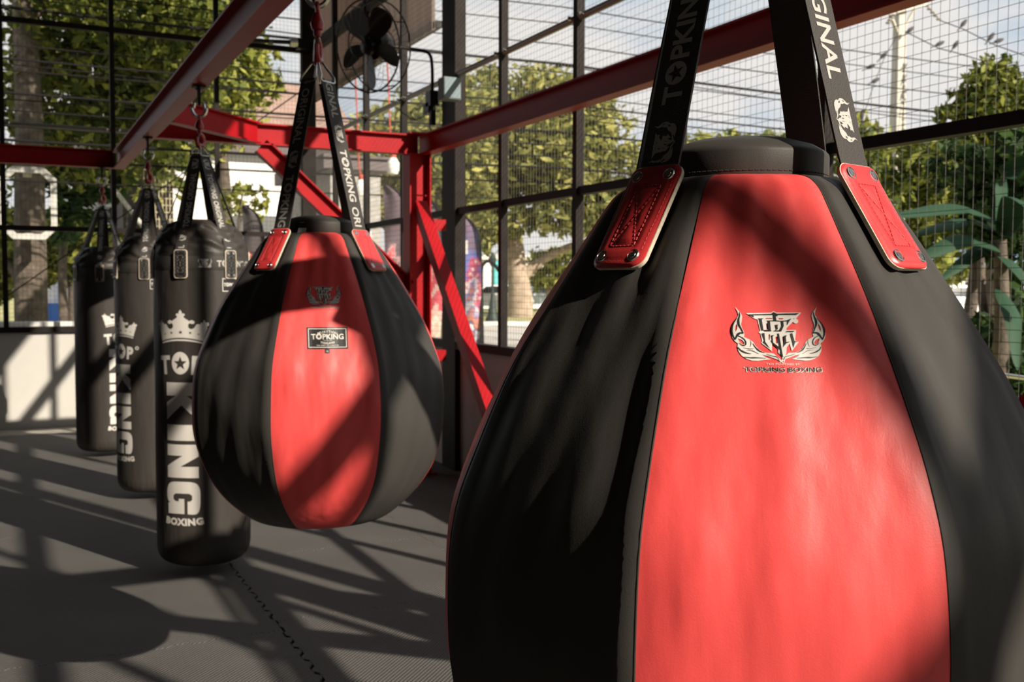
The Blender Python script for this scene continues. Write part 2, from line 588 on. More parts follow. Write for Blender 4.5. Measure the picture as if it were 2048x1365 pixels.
def slice2d(shape, step):
    v, f = shape
    bm = bmesh.new()
    vs = [bm.verts.new((x, y, 0)) for x, y in v]
    for q in f:
        try: bm.faces.new([vs[i] for i in q])
        except ValueError: pass
    for ax in (0, 1):
        vals = [p[ax] for p in v]
        a, b = min(vals), max(vals)
        x = (math.floor(a/step)+1)*step
        while x < b:
            co = (x, 0, 0) if ax == 0 else (0, x, 0); no = (1, 0, 0) if ax == 0 else (0, 1, 0)
            bmesh.ops.bisect_plane(bm, geom=bm.verts[:]+bm.edges[:]+bm.faces[:], dist=1e-7, plane_co=co, plane_no=no)
            x += step
    bm.verts.index_update()
    V = [(p.co.x, p.co.y) for p in bm.verts]; Fc = []
    for q in bm.faces:
        idx = [p.index for p in q.verts]
        if q.normal.z < 0: idx = idx[::-1]
        Fc.append(tuple(idx))
    bm.free()
    return V, Fc


# the winged monogram, traced in tenths of a millimetre-ish units, y up, centred
def _flip(pts): return [(x-790, 600-y) for x, y in pts]


def emblem():
    if 'emb' in _cache: return _cache['emb']
    wing = [(230, 165), (262, 215), (300, 268), (316, 320), (305, 390), (290, 450), (302, 505), (322, 560), (326, 610), (318, 640), (352, 662), (395, 685), (435, 722), (462, 775), (505, 832), (545, 865), (600, 886), (690, 890), (712, 908), (742, 940), (775, 975), (805, 1012), (828, 1046), (790, 1024), (740, 985), (685, 962), (610, 930), (545, 918), (590, 955), (660, 985), (560, 998), (480, 1010), (400, 1006), (330, 980), (268, 930), (232, 862), (222, 795), (232, 745), (192, 712), (162, 655), (150, 590), (156, 520), (178, 450), (212, 385), (246, 340), (268, 296), (254, 238)]
    hole1 = [(232, 440), (212, 480), (206, 520), (212, 562), (232, 520), (242, 470)]
    hole2 = [(235, 665), (290, 690), (318, 730), (312, 765), (285, 760), (250, 715)]
    left = [_flip(wing), _flip(hole1), _flip(hole2)]
    right = [[(-x+12, y+8) for x, y in lp] for lp in left]
    mono = [(370, 268), (718, 258), (752, 232), (786, 258), (1135, 256), (1050, 350), (1000, 352), (1030, 372), (905, 500), (900, 530), (1030, 530), (1030, 560), (1005, 690), (1055, 715), (945, 855), (925, 740), (880, 800), (868, 890), (828, 1040), (800, 930), (760, 880), (768, 830), (690, 740), (680, 860), (545, 735), (560, 700), (545, 590), (520, 572), (545, 545), (520, 370), (480, 356)]
    mh = [[(632, 345), (720, 345), (720, 362), (632, 362)], [(810, 345), (880, 345), (860, 365), (810, 365)], [(634, 430), (664, 430), (664, 520), (634, 530)], [(650, 605), (676, 600), (660, 690), (650, 680)], [(742, 640), (768, 630), (768, 740), (742, 740)], [(835, 640), (850, 630), (850, 760), (835, 770)]]
    white = left+right+[_flip(mono)]+[_flip(h) for h in mh]
    wl_ = shape2d(left); wr_ = shape2d(right); wm_ = shape2d([_flip(mono)]+[_flip(h) for h in mh])
    wreg = shape2d([ell(1040-790, 600-390, 38, 38)])
    W_ = join([wl_, wr_, wm_, wreg])
    S = []
    def both(pts, *a):
        q = stroke(_flip(pts), *a); S.append(q); S.append([(-x+12, y+8) for x, y in q])
    both([(285, 250), (282, 310), (262, 380), (262, 450), (290, 520), (316, 590)], 4, 10, 30)
    both([(316, 590), (270, 585), (232, 620), (200, 690)], 12, 10, 34)
    both([(245, 352), (190, 440), (165, 530), (170, 610), (200, 690)], 4, 14, 22)
    both([(236, 625), (300, 660), (336, 715), (330, 770), (285, 775), (250, 735)], 8, 6, 18)
    both([(228, 800), (262, 850), (330, 890), (400, 905)], 6, 5, 22)
    both([(300, 955), (380, 965), (470, 965), (590, 972)], 5, 4, 22)
    both([(400, 690), (408, 740), (392, 800)], 3, 3, 7)
    both([(430, 745), (470, 815), (520, 865), (585, 888)], 5, 4, 22)
    both([(300, 810), (380, 830), (440, 825)], 3, 5, 8)
    both([(340, 850), (420, 860), (500, 905)], 3, 4, 8)
    both([(600, 905), (680, 935), (740, 950), (770, 1000)], 4, 5, 9)
    black = [shape2d([q]) for q in S]
    M = []
    M.append([(400, 290), (715, 282), (730, 268), (752, 250), (774, 268), (790, 278), (1105, 268), (1055, 298), (800, 298), (800, 315), (775, 318), (778, 385), (835, 390), (900, 385), (985, 352), (952, 395), (915, 460), (925, 395), (870, 398), (870, 470), (830, 555), (720, 556), (735, 542), (800, 540), (838, 470), (838, 398), (690, 398), (690, 540), (700, 555), (600, 558), (600, 545), (560, 545), (540, 372), (525, 355), (605, 352), (580, 372), (590, 535), (655, 535), (655, 400), (640, 388), (735, 384), (735, 300), (465, 305), (480, 340)])
    M.append([(750, 455), (798, 450), (785, 470), (785, 520), (750, 545), (760, 520)])
    M.append([(900, 548), (1020, 545), (985, 568), (905, 562), (890, 575)])
    M.append([(560, 590), (600, 580), (600, 720), (655, 820), (565, 725), (585, 700)])
    M.append([(685, 620), (730, 610), (705, 640), (705, 730), (780, 800), (772, 590), (795, 590), (815, 900), (822, 960), (790, 905), (785, 880), (790, 840), (690, 740), (675, 700), (690, 690)])
    M.append([(855, 625), (900, 612), (882, 640), (882, 720), (935, 712), (905, 730), (885, 735), (830, 800), (850, 720)])
    M.append([(945, 590), (975, 580), (995, 705), (1045, 712), (1000, 722), (970, 810), (962, 720)])
    black += [shape2d([_flip(q)]) for q in M]
    _cache['emb'] = (W_, join(black))
    return _cache['emb']


def crown():
    """white crown; half width 1, base centre at (0,0), baseline arched"""
    if 'crown' in _cache: return _cache['crown']
    h = [(0, 1.78), (.075, 1.66), (.09, 1.57), (.17, 1.58), (.22, 1.50), (.15, 1.42), (.22, 1.32), (.34, 1.24), (.42, 1.18), (.50, 1.23), (.60, 1.20), (.66, 1.12), (.60, 1.03), (.50, 1.03), (.44, 1.07), (.37, .98), (.37, .86), (.44, .77), (.55, .76), (.64, .83), (.68, .90), (.72, .98), (.80, 1.02), (.90, 1.0), (.93, 1.09), (1.02, 1.10), (1.07, 1.25), (1.15, 1.10), (1.24, 1.10), (1.29, 1.0), (1.24, .91), (1.19, .88), (1.21, .80)]
    edge = [(1.10, .42), (1.03, .10)]
    base = [(.8, .18), (.5, .25), (.2, .285)]
    half = smooth_loop(h, False, 3)+edge+base
    outl = half+[(0, .29)]+[(-x, y) for x, y in half[::-1][:-1]]
    loops = [outl, star(0, .58, .115), star(.45, .55, .085), star(-.45, .55, .085), star(.82, .48, .06), star(-.82, .48, .06)]
    s1 = shape2d(loops)
    top = [(1.01, .04), (.8, .11), (.5, .175), (.2, .21)]
    bot = [(1.0, -.04), (.8, .03), (.5, .09), (.2, .125)]
    bl = top+[(-x, y) for x, y in top[::-1]]+[(-x, y) for x, y in bot]+bot[::-1]
    s2 = shape2d([bl])
    _cache['crown'] = join([s1, s2])
    return _cache['crown']

# ---------------------------------------------------------------- room shell
XR, YB, ZS, ZC = 2.64, 9.70, 0.80, 4.22     # right wall, back wall, sill height, ceiling height
XL, YF = -4.6, -9.0


def wall_piece(name, c, s, m, parent=None, kind='structure'):
    mb = MB(); mb.box(c, s)
    o = mb.build(name, m, parent, smooth=0)
    if kind and parent is None: o['kind'] = kind
    return o


wall_piece('floor', ((XL+XR)/2, (YF+YB)/2, -0.10), (XR-XL+0.4, YB-YF+0.4, 0.14), CONCRETE)
wall_piece('ceiling', ((XL+XR)/2, (YF+YB)/2, ZC+0.05), (XR-XL+0.12, YB-YF+0.2, 0.1), DARK_WALL)
wall_piece('wall_left', (XL-0.06, (YF+YB)/2, ZC/2-0.015), (0.12, YB-YF-0.02, ZC-0.03), DARK_WALL)
wall_piece('wall_rear', ((XL+XR)/2, YF-0.06, ZC/2-0.015), (XR-XL, 0.12, ZC-0.03), DARK_WALL)
wr = wall_piece('wall_right', (XR+0.05, (YF+YB)/2, ZS/2-0.02), (0.10, YB-YF+0.1, ZS+0.04), WHITE_WALL)
wb = wall_piece('wall_back', ((XL+XR)/2-0.02, YB+0.05, ZS/2-0.02), (XR-XL, 0.10, ZS+0.04), WHITE_WALL)


def grid_wall(parent, along, fixed, lo, hi, posts, columns, outward):
    """steel cage above the low wall. along: 'x' or 'y'"""
    def P(a, d, z): return (a, fixed+d*outward, z) if along == 'x' else (fixed+d*outward, a, z)
    def S(a, d, z): return (a, d, z) if along == 'x' else (d, a, z)
    for a in posts:
        mb = MB(); mb.box(P(a, -0.010, (ZS+ZC)/2), S(0.042 if a > -1 or along == 'x' else 0.062, 0.044, ZC-ZS)); mb.build('post', BLACK_STEEL, parent, smooth=0)
    for a, w in columns:
        mb = MB(); mb.box(P(a, 0.0, ZC/2), S(w, 0.075, ZC-0.004)); mb.build('column', BLACK_STEEL, parent, smooth=0)
    for z, h in ((ZS+0.025, 0.05), (1.695, 0.042), (2.57, 0.04), (3.44, 0.046) if along == 'x' else (3.455, 0.10), (ZC-0.03, 0.05)):
        mb = MB()
        if abs(z-2.57) < 0.01:
            n = P(lo, -0.012, z), P(hi, -0.012, z)
            mb.tube(n, 0.019, 10, mi=0)
            o = mb.build('rail', [GREY_PIPE], parent, smooth=60)
        else:
            if h == 0.10:   # the rail steps up and gets deeper towards the rear of the hall
                mb.box(P((hi-2.6)/2, 0.003, z), S(hi+2.6, 0.05, h)); mb.build('rail', BLACK_STEEL, parent, smooth=0)
                mb = MB(); mb.box(P((lo-2.6)/2, 0.003, z+0.055), S(-2.6-lo, 0.05, 0.12))
            else:
                mb.box(P((lo+hi)/2, 0.003, z), S(hi-lo, 0.075 if h == 0.05 else 0.05, h))
            mb.build('rail', BLACK_STEEL, parent, smooth=0)
    mb = MB()
    for a in posts:
        for s in (-1, 1):
            mb.lathe([(0, -0.012), (0.010, -0.010), (0.013, 0), (0.010, 0.008), (0, 0.010)], 8, P(a+s*0.05, -0.036, 2.575))
    mb.build('bolt_heads', STEEL, parent)
    mb = MB()
    p = 0.0355
    r = 0.0010
    d = 0.041
    k = int((hi-lo)/p)
    for i in range(k+1):
        a = lo+i*p
        mb.tube([P(a, d, ZS+0.02), P(a, d, ZC-0.02)], r, 3, caps=False)
    for i in range(int((ZC-ZS)/0.037)+1):
        z = ZS+0.02+i*0.037
        mb.tube([P(lo, d+0.0024, z), P(hi, d+0.0024, z)], r, 3, caps=False)
    mb.build('wire_mesh', WIRE, parent, smooth=0)


ypost = [8.87, 8.0, 7.13]+[5.455-0.882*i for i in range(0, 5)]+[-0.033, -0.926, -1.82, -2.76, -3.70, -4.64, -5.58, -6.52, -7.46, -8.40]
grid_wall(wr, 'y', XR, YF, YB-0.02, ypost, [(6.22, 0.22), (0.86, 0.17)], 1)
xpost = [1.755, 0.862, -0.012, -0.89, -1.77, -2.65, -3.53]
grid_wall(wb, 'x', YB, XL, XR-0.05, xpost, [(XR-0.03, 0.13)], 1)

# ---------------------------------------------------------------- interlocking mats
MS = 0.93


def tooth(s):
    """edge wave of a mat, zero at its corners"""
    n = 15
    t = s/MS*n
    if t < 1 or t > n-1: return 0.0
    f = (t % 1.0)
    sgn = 1 if int(t) % 2 else -1
    if f < 0.18: w = f/0.18
    elif f > 0.82: w = (1-f)/0.18
    else: w = 1
    return sgn*w*0.0085


def mat_mesh():
    n = 15
    S = sorted(set([0.0, MS]+[MS/n*(i+q) for i in range(n) for q in (0, .18, .82)]))
    lo = [(s, tooth(s)) for s in S[:-1]]+[(MS+tooth(s), s) for s in S[:-1]]+[(s, MS+tooth(s)) for s in S[::-1][:-1]]+[(tooth(s), s) for s in S[::-1][:-1]]
    k = len(lo)
    ins = []
    for i, (x, y) in enumerate(lo):
        a = lo[i-1]; b = lo[(i+1) % k]
        dx, dy = b[0]-a[0], b[1]-a[1]; l = hypot(dx, dy) or 1
        ins.append((x-dy/l*0.0010, y+dx/l*0.0010))
    mb = MB()
    V = [(x, y, -0.028) for x, y in lo]+[(x-(x-a)*0.35, y-(y-b)*0.35, -0.0025) for (x, y), (a, b) in zip(lo, ins)]+[(x, y, 0.0) for x, y in ins]
    Fc = []
    for L in (0, 1):
        for i in range(k): Fc.append((L*k+i, L*k+(i+1) % k, (L+1)*k+(i+1) % k, (L+1)*k+i))
    Fc.append(tuple(range(2*k, 3*k))); Fc.append(tuple(range(k-1, -1, -1)))
    mb.add(V, Fc)
    return mb.build('floor_mat', MAT_RUBBER, None, smooth=0)


m0 = tag(mat_mesh(), 'dark grey interlocking foam floor mat with a fine woven texture', 'floor mat', 'interlocking foam mats covering the gym floor')
first = True
for i in range(-5, 2):
    x = 0.84+i*MS
    y0 = 4.44 if i < 0 else 3.61
    for j in range(-4 if i >= 0 else -4, 7):
        y = y0+j*MS
        if y+MS > YB-0.005 or y+MS < 0.5: continue
        o = m0 if first else m0.copy()
        if not first: COL.objects.link(o)
        first = False
        o.location = (x, y, 0)

# ---------------------------------------------------------------- red frame
XA, XB, YC, YN, YLB, ZB, HB = 0.735, 2.400, 6.15, 0.95, 7.85, 2.04, 0.125
XP = 2.347
fr = thing('bag_frame', 'red steel beam frame with posts and diagonal braces carrying the bags', 'frame', (XB, YC, 0))


def fpart(name, fn, m=None):
    mb = MB(); fn(mb)
    return mb.build(name, m or RED_PAINT, fr, smooth=0)


zc = ZB+HB/2
fpart('beam', lambda b: b.ibeam((XA, YN-1.70, zc), (XA, YLB+0.04, zc), 0.075, HB))
fpart('beam', lambda b: b.ibeam((XB, YN-2.6, zc), (XB, YC+0.06, zc), 0.075, HB))
fpart('cross_beam', lambda b: b.ibeam((XA+0.0376, YC, zc), (XB-0.0376, YC, zc), 0.075, HB))
fpart('cross_beam', lambda b: b.ibeam((XA+0.0376, YN, zc), (XB-0.0376, YN, zc), 0.075, HB))
fpart('cross_beam', lambda b: b.ibeam((-1.75, YLB, zc), (XA-0.0376, YLB, zc), 0.075, HB))
fpart('cross_beam', lambda b: b.ibeam((-1.75, YN-1.66, zc), (XA-0.0376, YN-1.66, zc), 0.075, HB))
for y in (YC, YN):
    fpart('post', lambda b: b.ibeam((XP+0.01, y, 0.0), (XP+0.01, y, ZB), 0.125, 0.145, up=(1, 0, 0)))
    fpart('cap_plate', lambda b: b.box((XP+0.01, y, ZB+HB+0.005), (0.15, 0.15, 0.01)))
    fpart('base_plate', lambda b: b.box((XP+0.01, y, 0.006), (0.20, 0.20, 0.012)))
    fpart('knee_brace', lambda b: b.ibeam((1.37, y, ZB-0.004), (XP-0.05, y, 1.20), 0.075, 0.10, up=(0.6, 0, 0.8)))
    sg = 1 if y == YC else -1
    if y == YC: fpart('corner_brace', lambda b: b.ibeam((XA+0.03, y-sg*0.62, zc), (XA+0.60, y-sg*0.05, zc), 0.06, HB-0.002))
    fpart('kick_brace', lambda b: b.bar((XP+0.005, y-sg*0.06, 1.72), (XP+0.005, y-sg*1.57, 0.0), 0.075, 0.075, up=(0, sg*0.75, 0.65)))
    fpart('stiffener', lambda b: b.box((XP+0.01, y-sg*0.066, 1.78), (0.07, 0.014, 0.008)))
    for z in (1.60, 0.76):
        fpart('wall_tie', lambda b: b.box((XP+0.135, y, z), (0.125, 0.06, 0.07)))
for y in (YLB, YN-1.66):
    fpart('post', lambda b: b.ibeam((-1.80, y, 0.0), (-1.80, y, ZB+HB), 0.10, 0.10, up=(1, 0, 0)))


def eye(x, y, z, drop=0.046):
    def go(b):
        b.box((x, y, z-0.004), (0.05, 0.05, 0.008))
        b.tube([(x, y-0.014, z), (x, y-0.014, z-drop+0.018), (x, y-0.010, z-drop+0.006), (x, y, z-drop), (x, y+0.010, z-drop+0.006), (x, y+0.014, z-drop+0.018), (x, y+0.014, z)], 0.0055, 6)
        for s in (-1, 1): b.lathe([(0.009, -0.012), (0.009, 0)], 6, (x, y+s*0.03, z))
    fpart('hanging_eye', go, BLACK_STEEL)


# ---------------------------------------------------------------- shared bag hardware (local to the bag, hanging axis at x=y=0)
def hardware(root, ztop, zhook, n_rings, strap_r, zstrap, offs, sc=1.0, turn=0.0, fat=1.1):
    """shackle, red swivel hook and wire rings; ztop underside of the beam, zhook bottom of hook"""
    mb = MB()
    zb = zhook+0.150*sc      # bottom of shackle bow
    w = 0.026*sc*fat
    zp = ztop
    ct_, st_ = cos(turn), sin(turn)
    pts = [(w*0.62, 0, zp), (w*0.75, 0, zp-0.02), (w, 0, zb+w*1.1), (w*0.8, 0, zb+w*0.45), (w*0.4, 0, zb+0.002), (0, 0, zb-0.001), (-w*0.4, 0, zb+0.002), (-w*0.8, 0, zb+w*0.45), (-w, 0, zb+w*1.1), (-w*0.75, 0, zp-0.02), (-w*0.62, 0, zp)]
    mb.tube(smooth_loop(pts, False, 3), 0.0062*sc*fat, 8)
    mb.tube([(-w*0.95, 0, zp-0.001), (w*0.95, 0, zp-0.001)], 0.006*sc, 8)
    mb.lathe([(0.009*sc, -0.006), (0.009*sc, 0.006)], 8, (0, 0, 0), M=Matrix.Translation((w*0.95, 0, zp))@Matrix.Rotation(pi/2, 4, 'Y'))
    mb.build('shackle', STEEL, root, rel=False)
    mb = MB()
    # swivel loop, barrel and hook, one forged red piece
    mb.torus((0, 0, zb-0.006*sc), 0.0135*sc, 0.0055*sc, (1, 0, 0), 20, 8)
    mb.lathe([(0.006*sc*fat, zb-0.064*sc), (0.0135*sc*fat, zb-0.060*sc), (0.0165*sc*fat, zb-0.046*sc), (0.0145*sc*fat, zb-0.038*sc), (0.0105*sc*fat, zb-0.026*sc), (0.0085*sc*fat, zb-0.018*sc), (0, zb-0.014*sc)], 16)
    mb.lathe([(0.008*sc, zb-0.078*sc), (0.0105*sc, zb-0.074*sc), (0.0105*sc, zb-0.064*sc), (0.006*sc, zb-0.062*sc)], 14)
    cz = zhook+0.036*sc
    pts = []
    rr = []
    for i in range(22):
        a = radians(100-i*(300/21))
        pts.append((0.024*fat*sc*cos(a)*ct_, 0.024*fat*sc*cos(a)*st_, cz+0.029*sc*sin(a)))
        t = i/21
        rr.append(sc*fat*(0.006+0.0065*math.sin(pi*min(1, t*1.15))**0.8 if t < .87 else 0.0065))
    mb.tube(pts, rr, 8)
    mb.build('swivel_hook', HOOK_RED, root, rel=False)
    mb = MB()
    mb.bar((-0.012*sc*ct_, -0.012*sc*st_, cz+0.030*sc), (-0.022*sc*ct_, -0.022*sc*st_, cz-0.010*sc), 0.009*sc, 0.003*sc, up=(ct_, st_, 0))
    mb.build('hook_latch', STEEL, root, rel=False)
    for k in range(n_rings):
        a = offs+2*pi*k/n_rings
        er = Vector((sin(a), -cos(a), 0)); et = Vector((cos(a), sin(a), 0))
        top = Vector((0, 0, zhook+0.012*sc))+er*0.006
        base = er*strap_r+Vector((0, 0, zstrap-0.004))
        hw = 0.027*sc
        loop = [top+et*0.005, top-et*0.005, base-et*hw*0.9+Vector((0, 0, 0.012)), base-et*hw+Vector((0, 0, 0.002)), base-et*hw*0.75-Vector((0, 0, 0.003)), base+et*hw*0.75-Vector((0, 0, 0.003)), base+et*hw+Vector((0, 0, 0.002)), base+et*hw*0.9+Vector((0, 0, 0.012))]
        mb = MB(); mb.tube(loop, 0.0026*sc, 6, closed=True)
        mb.build('wire_ring', STEEL, root, rel=False)


class Path:
    """planar path of (rad, z) with arc length, for straps that leave the bag and climb to the hook"""
    def __init__(self, pts):
        P = smooth_loop(pts, False, 8)
        self.P = np.array(P)
        d = np.hypot(*np.diff(self.P, axis=0).T)
        self.s = np.concatenate([[0], np.cumsum(d)])
        self.L = self.s[-1]

    def __call__(self, s):
        r = np.interp(s, self.s, self.P[:, 0]); z = np.interp(s, self.s, self.P[:, 1])
        e = 0.004
        r2 = np.interp(s+e, self.s, self.P[:, 0]); z2 = np.interp(s+e, self.s, self.P[:, 1])
        r1 = np.interp(s-e, self.s, self.P[:, 0]); z1 = np.interp(s-e, self.s, self.P[:, 1])
        t = np.array([r2-r1, z2-z1]); t /= (np.hypot(*t) or 1)
        return r, z, t


def strap_frame(path, a, rbody, s_free):
    """map (u,s,w) to a point: u across, s along, w outwards; near the body the strip wraps a little"""
    er = Vector((sin(a), -cos(a), 0)); et = Vector((cos(a), sin(a), 0))
    def f(u, s, w):
        r, z, t = path(s)
        n = Vector((er.x*t[1], er.y*t[1], -t[0]))
        k = max(0.0, min(1.0, (s_free-s)/0.06))
        k = k*k*(3-2*k)
        sag = u*u/(2*max(rbody, 0.05))*k
        return er*(r-sag)+et*u+Vector((0, 0, z))+n*w
    return f


def strip(mb, f, u0, u1, s0, s1, w, th, nu=4, ns=60, mi=0):
    V = []; Fc = []
    for lay in (0, 1):
        for i in range(ns+1):
            s = s0+(s1-s0)*i/ns
            for j in range(nu+1):
                V.append(f(u0+(u1-u0)*j/nu, s, w+th*lay))
    q = (ns+1)*(nu+1)
    I = lambda l, i, j: l*q+i*(nu+1)+j
    for i in range(ns):
        for j in range(nu):
            Fc.append((I(1, i, j), I(1, i, j+1), I(1, i+1, j+1), I(1, i+1, j)))
            Fc.append((I(0, i, j), I(0, i+1, j), I(0, i+1, j+1), I(0, i, j+1)))
        Fc.append((I(0, i, 0), I(1, i, 0), I(1, i+1, 0), I(0, i+1, 0)))
        Fc.append((I(0, i, nu), I(0, i+1, nu), I(1, i+1, nu), I(1, i, nu)))
    for j in range(nu):
        Fc.append((I(0, 0, j), I(0, 0, j+1), I(1, 0, j+1), I(1, 0, j)))
        Fc.append((I(0, ns, j), I(1, ns, j), I(1, ns, j+1), I(0, ns, j+1)))
    mb.add(V, Fc, mi)


def decal(mb, shape, f, off, step=0.012, mi=0):
    v, fc = slice2d(shape, step)
    mb.add([f(x, y, off) for x, y in v], fc, mi)


def strap_words(upward):
    """word line for a strap; x along the reading direction, height 1"""
    key = ('sw',)
    if key not in _cache:
        a = brand_word(0.03); b = text2d('ORIGINAL', 0.02, 1.02)
        Wm, _ = emblem()
        wa, wb_ = width(a), width(b)
        e = xf(Wm, 0.00150, 0.00150, 0, 0.5)
        _cache[key] = (join([a, xf(b, 1, 1, wa+0.55)]), wa+0.55+wb_, e)
    return _cache[key]


def strap_text(mb, f, s_from, s_to, upward, start, cap=0.025, mi=0, off=0.0026, sx=0.92):
    """repeat lettering and emblem along the strap. start: s of the first emblem centre"""
    wd, ww, e = strap_words(upward)
    per = ww*cap*sx+0.085
    sg = 1 if upward else -1
    s = start
    for k in range(-3, 4):
        c = start+k*per
        # emblem
        items = [xf(e, cap*0.9, cap*0.9, 0, 0)]
        line = [((x), (y-0.45*cap)) for x, y in items[0][0]], items[0][1]
        wline = [(x*cap*sx+0.0425, (y-0.5)*cap) for x, y in wd[0]], wd[1]
        for shp in (line, wline):
            pts = [c+sg*x for x, y in shp[0]]
            if max(pts) < s_from+0.003 or min(pts) > s_to-0.003: continue
            v, fc = slice2d(shp, 0.02)
            keep = []
            ok = [s_from+0.001 < c+sg*x < s_to-0.001 for x, y in v]
            keep = [q for q in fc if all(ok[i] for i in q)]
            if not keep: continue
            use = sorted({i for q in keep for i in q}); mp_ = {i: n for n, i in enumerate(use)}
            V = [f((-v[i][1] if upward else v[i][1]), c+sg*v[i][0], off) for i in use]
            mb.add(V, [tuple(mp_[i] for i in q) for q in keep], mi)


def patch_part(root, f, s0, s1, hw, leather_m, edge_m, thread_m, name='strap_patch', quilt=0.0016, rivet=0.0072, th=0.005, detail=True, rim_w=(0.985, 0.992)):
    """stitched leather patch with four rivets"""
    s1_, s0_ = s1, s0
    L = s1-s0
    hl = L/2; sc_ = (s0+s1)/2
    rc = hw*0.36
    iu, il = hw*0.46, hl*0.60
    segs = [((-iu, -il), (-iu, il)), ((iu, -il), (iu, il)), ((-iu, il), (iu, il)), ((-iu, -il), (iu, -il)), ((-iu, -il), (iu, il)), ((iu, -il), (-iu, il))]
    def dseg(x, y):
        m = 9.0
        for (ax, ay), (bx, by) in segs:
            dx, dy = bx-ax, by-ay
            t = max(0, min(1, ((x-ax)*dx+(y-ay)*dy)/(dx*dx+dy*dy)))
            m = min(m, hypot(x-ax-t*dx, y-ay-t*dy))
        return m
    def sd(x, y):   # rounded box signed distance (inside negative)
        qx, qy = abs(x)-(hw-rc), abs(y)-(hl-rc)
        return hypot(max(qx, 0), max(qy, 0))+min(max(qx, qy), 0)-rc
    nu, ns = (20, 36) if detail else (8, 12)
    mb = MB()
    V = []; 
    def place(x, y):
        # squeeze the square grid onto the rounded outline
        return x, y
    def outline(n=10):
        P = []
        for cx, cy, a0 in ((hw-rc, hl-rc, 0), (-hw+rc, hl-rc, 90), (-hw+rc, -hl+rc, 180), (hw-rc, -hl+rc, 270)):
            for i in range(n+1):
                a = radians(a0+90*i/n); P.append((cx+rc*cos(a), cy+rc*sin(a)))
        return P
    def row(y, e=0.0):
        ay = abs(y)
        if ay <= hl-rc: return hw
        q = ay-(hl-rc)
        return hw-rc+sqrt(max(rc*rc-q*q, 0.0))
    ys = [(-hl+rc)+(2*hl-2*rc)*i/(ns-8) for i in range(1, ns-8)]
    ends = [hl-rc+rc*sin(pi/2*i/8) for i in range(0, 9)]
    ys = [-e for e in ends[::-1]]+ys+ends
    for y in ys:
        hwid = max(row(y), 0.0)
        for j in range(nu+1):
            x = -hwid+2*hwid*j/nu
            d = -sd(x, y)
            edge_d = max(0.0, min(1.0, d/0.004))
            q = max(0.0, min(1.0, dseg(x, y)/0.006))
            rim = max(0.0, min(1.0, abs(d-0.0065)/0.0045)) if d < 0.011 else 1.0
            h = th*(0.62+0.38*sqrt(edge_d))+quilt*(q*q*(3-2*q))*edge_d+quilt*0.6*(rim-1)
            V.append(f(x, sc_+y, h))
    Fc = []
    k = len(ys)
    for i in range(k-1):
        for j in range(nu):
            a = i*(nu+1)+j
            Fc.append((a, a+1, a+nu+2, a+nu+1))
    mb.add(V, Fc, 0)
    # raw edge all round
    O = outline()
    n = len(O)
    V = [f(x, sc_+y, -0.001) for x, y in O]+[f(x*1.012, sc_+y*1.006, th*(0.64 if detail else 1.0)) for x, y in O]+[f(x*rim_w[0], sc_+y*rim_w[1], th*(0.70 if detail else 1.05)) for x, y in O]
    Fc = [(L_*n+i, L_*n+(i+1) % n, (L_+1)*n+(i+1) % n, (L_+1)*n+i) for L_ in (0, 1) for i in range(n)]
    mb.add(V, Fc, 1)
    ob = mb.build(name, [leather_m, edge_m], root, smooth=60, rel=False)
    # thread
    mb = MB()
    lines = list(segs)
    e = 0.0065
    a, b = hw-e, hl-e
    lines += [((-a, -b+rc), (-a, b-rc)), ((a, -b+rc), (a, b-rc)), ((-a+rc, b), (a-rc, b)), ((-a+rc, -b), (a-rc, -b))]
    step = 0.0052 if detail else 0.012
    for (ax, ay), (bx, by) in lines:
        l = hypot(bx-ax, by-ay); k = max(2, int(l/step))
        for i in range(k):
            t0, t1 = (i+0.14)/k, (i+0.80)/k
            p0 = f(ax+(bx-ax)*t0, sc_+ay+(by-ay)*t0, th+0.0004); p1 = f(ax+(bx-ax)*t1, sc_+ay+(by-ay)*t1, th+0.0004)
            mb.tube([p0, p1], 0.0007 if detail else 0.0012, 4)
    mb.build('stitching', thread_m, ob, rel=False)
    for sx in (-1, 1):
        for sy in (-1, 1):
            x, y = sx*(hw-0.0135), sy*(hl-0.0125)
            c = f(x, sc_+y, th*0.9); n_ = (f(x, sc_+y, th+0.01)-c).normalized()
            Mx = n_.to_track_quat('Z', 'Y').to_matrix().to_4x4()
            mb = MB()
            r = rivet
            mb.lathe([(r*0.9, -0.001), (r, 0.0012), (r*0.93, 0.0024), (r*0.80, 0.0026), (r*0.74, 0.0019), (r*0.55, 0.0019), (r*0.50, 0.0026), (r*0.2, 0.0027), (0, 0.0027)], 18, c, M=Mx)
            mb.build('rivet', STEEL, ob, rel=False)
    return ob


# ---------------------------------------------------------------- teardrop bags
TP = [(0, 0), (.05, .0), (.09, .0006), (.13, .004), (.178, .016), (.2211, .05), (.2633, .1), (.2983, .17), (.3184, .25), (.3225, .33), (.314, .41), (.2945, .47), (.2635, .54), (.2306, .6), (.193, .66), (.1545, .718), (.138, .738), (.118, .749), (.088, .754)]
TPD = np.array(smooth_loop(TP, False, 6))
TZ, TR = TPD[:, 1], TPD[:, 0]


def t_r(z): return float(np.interp(z, TZ, TR))


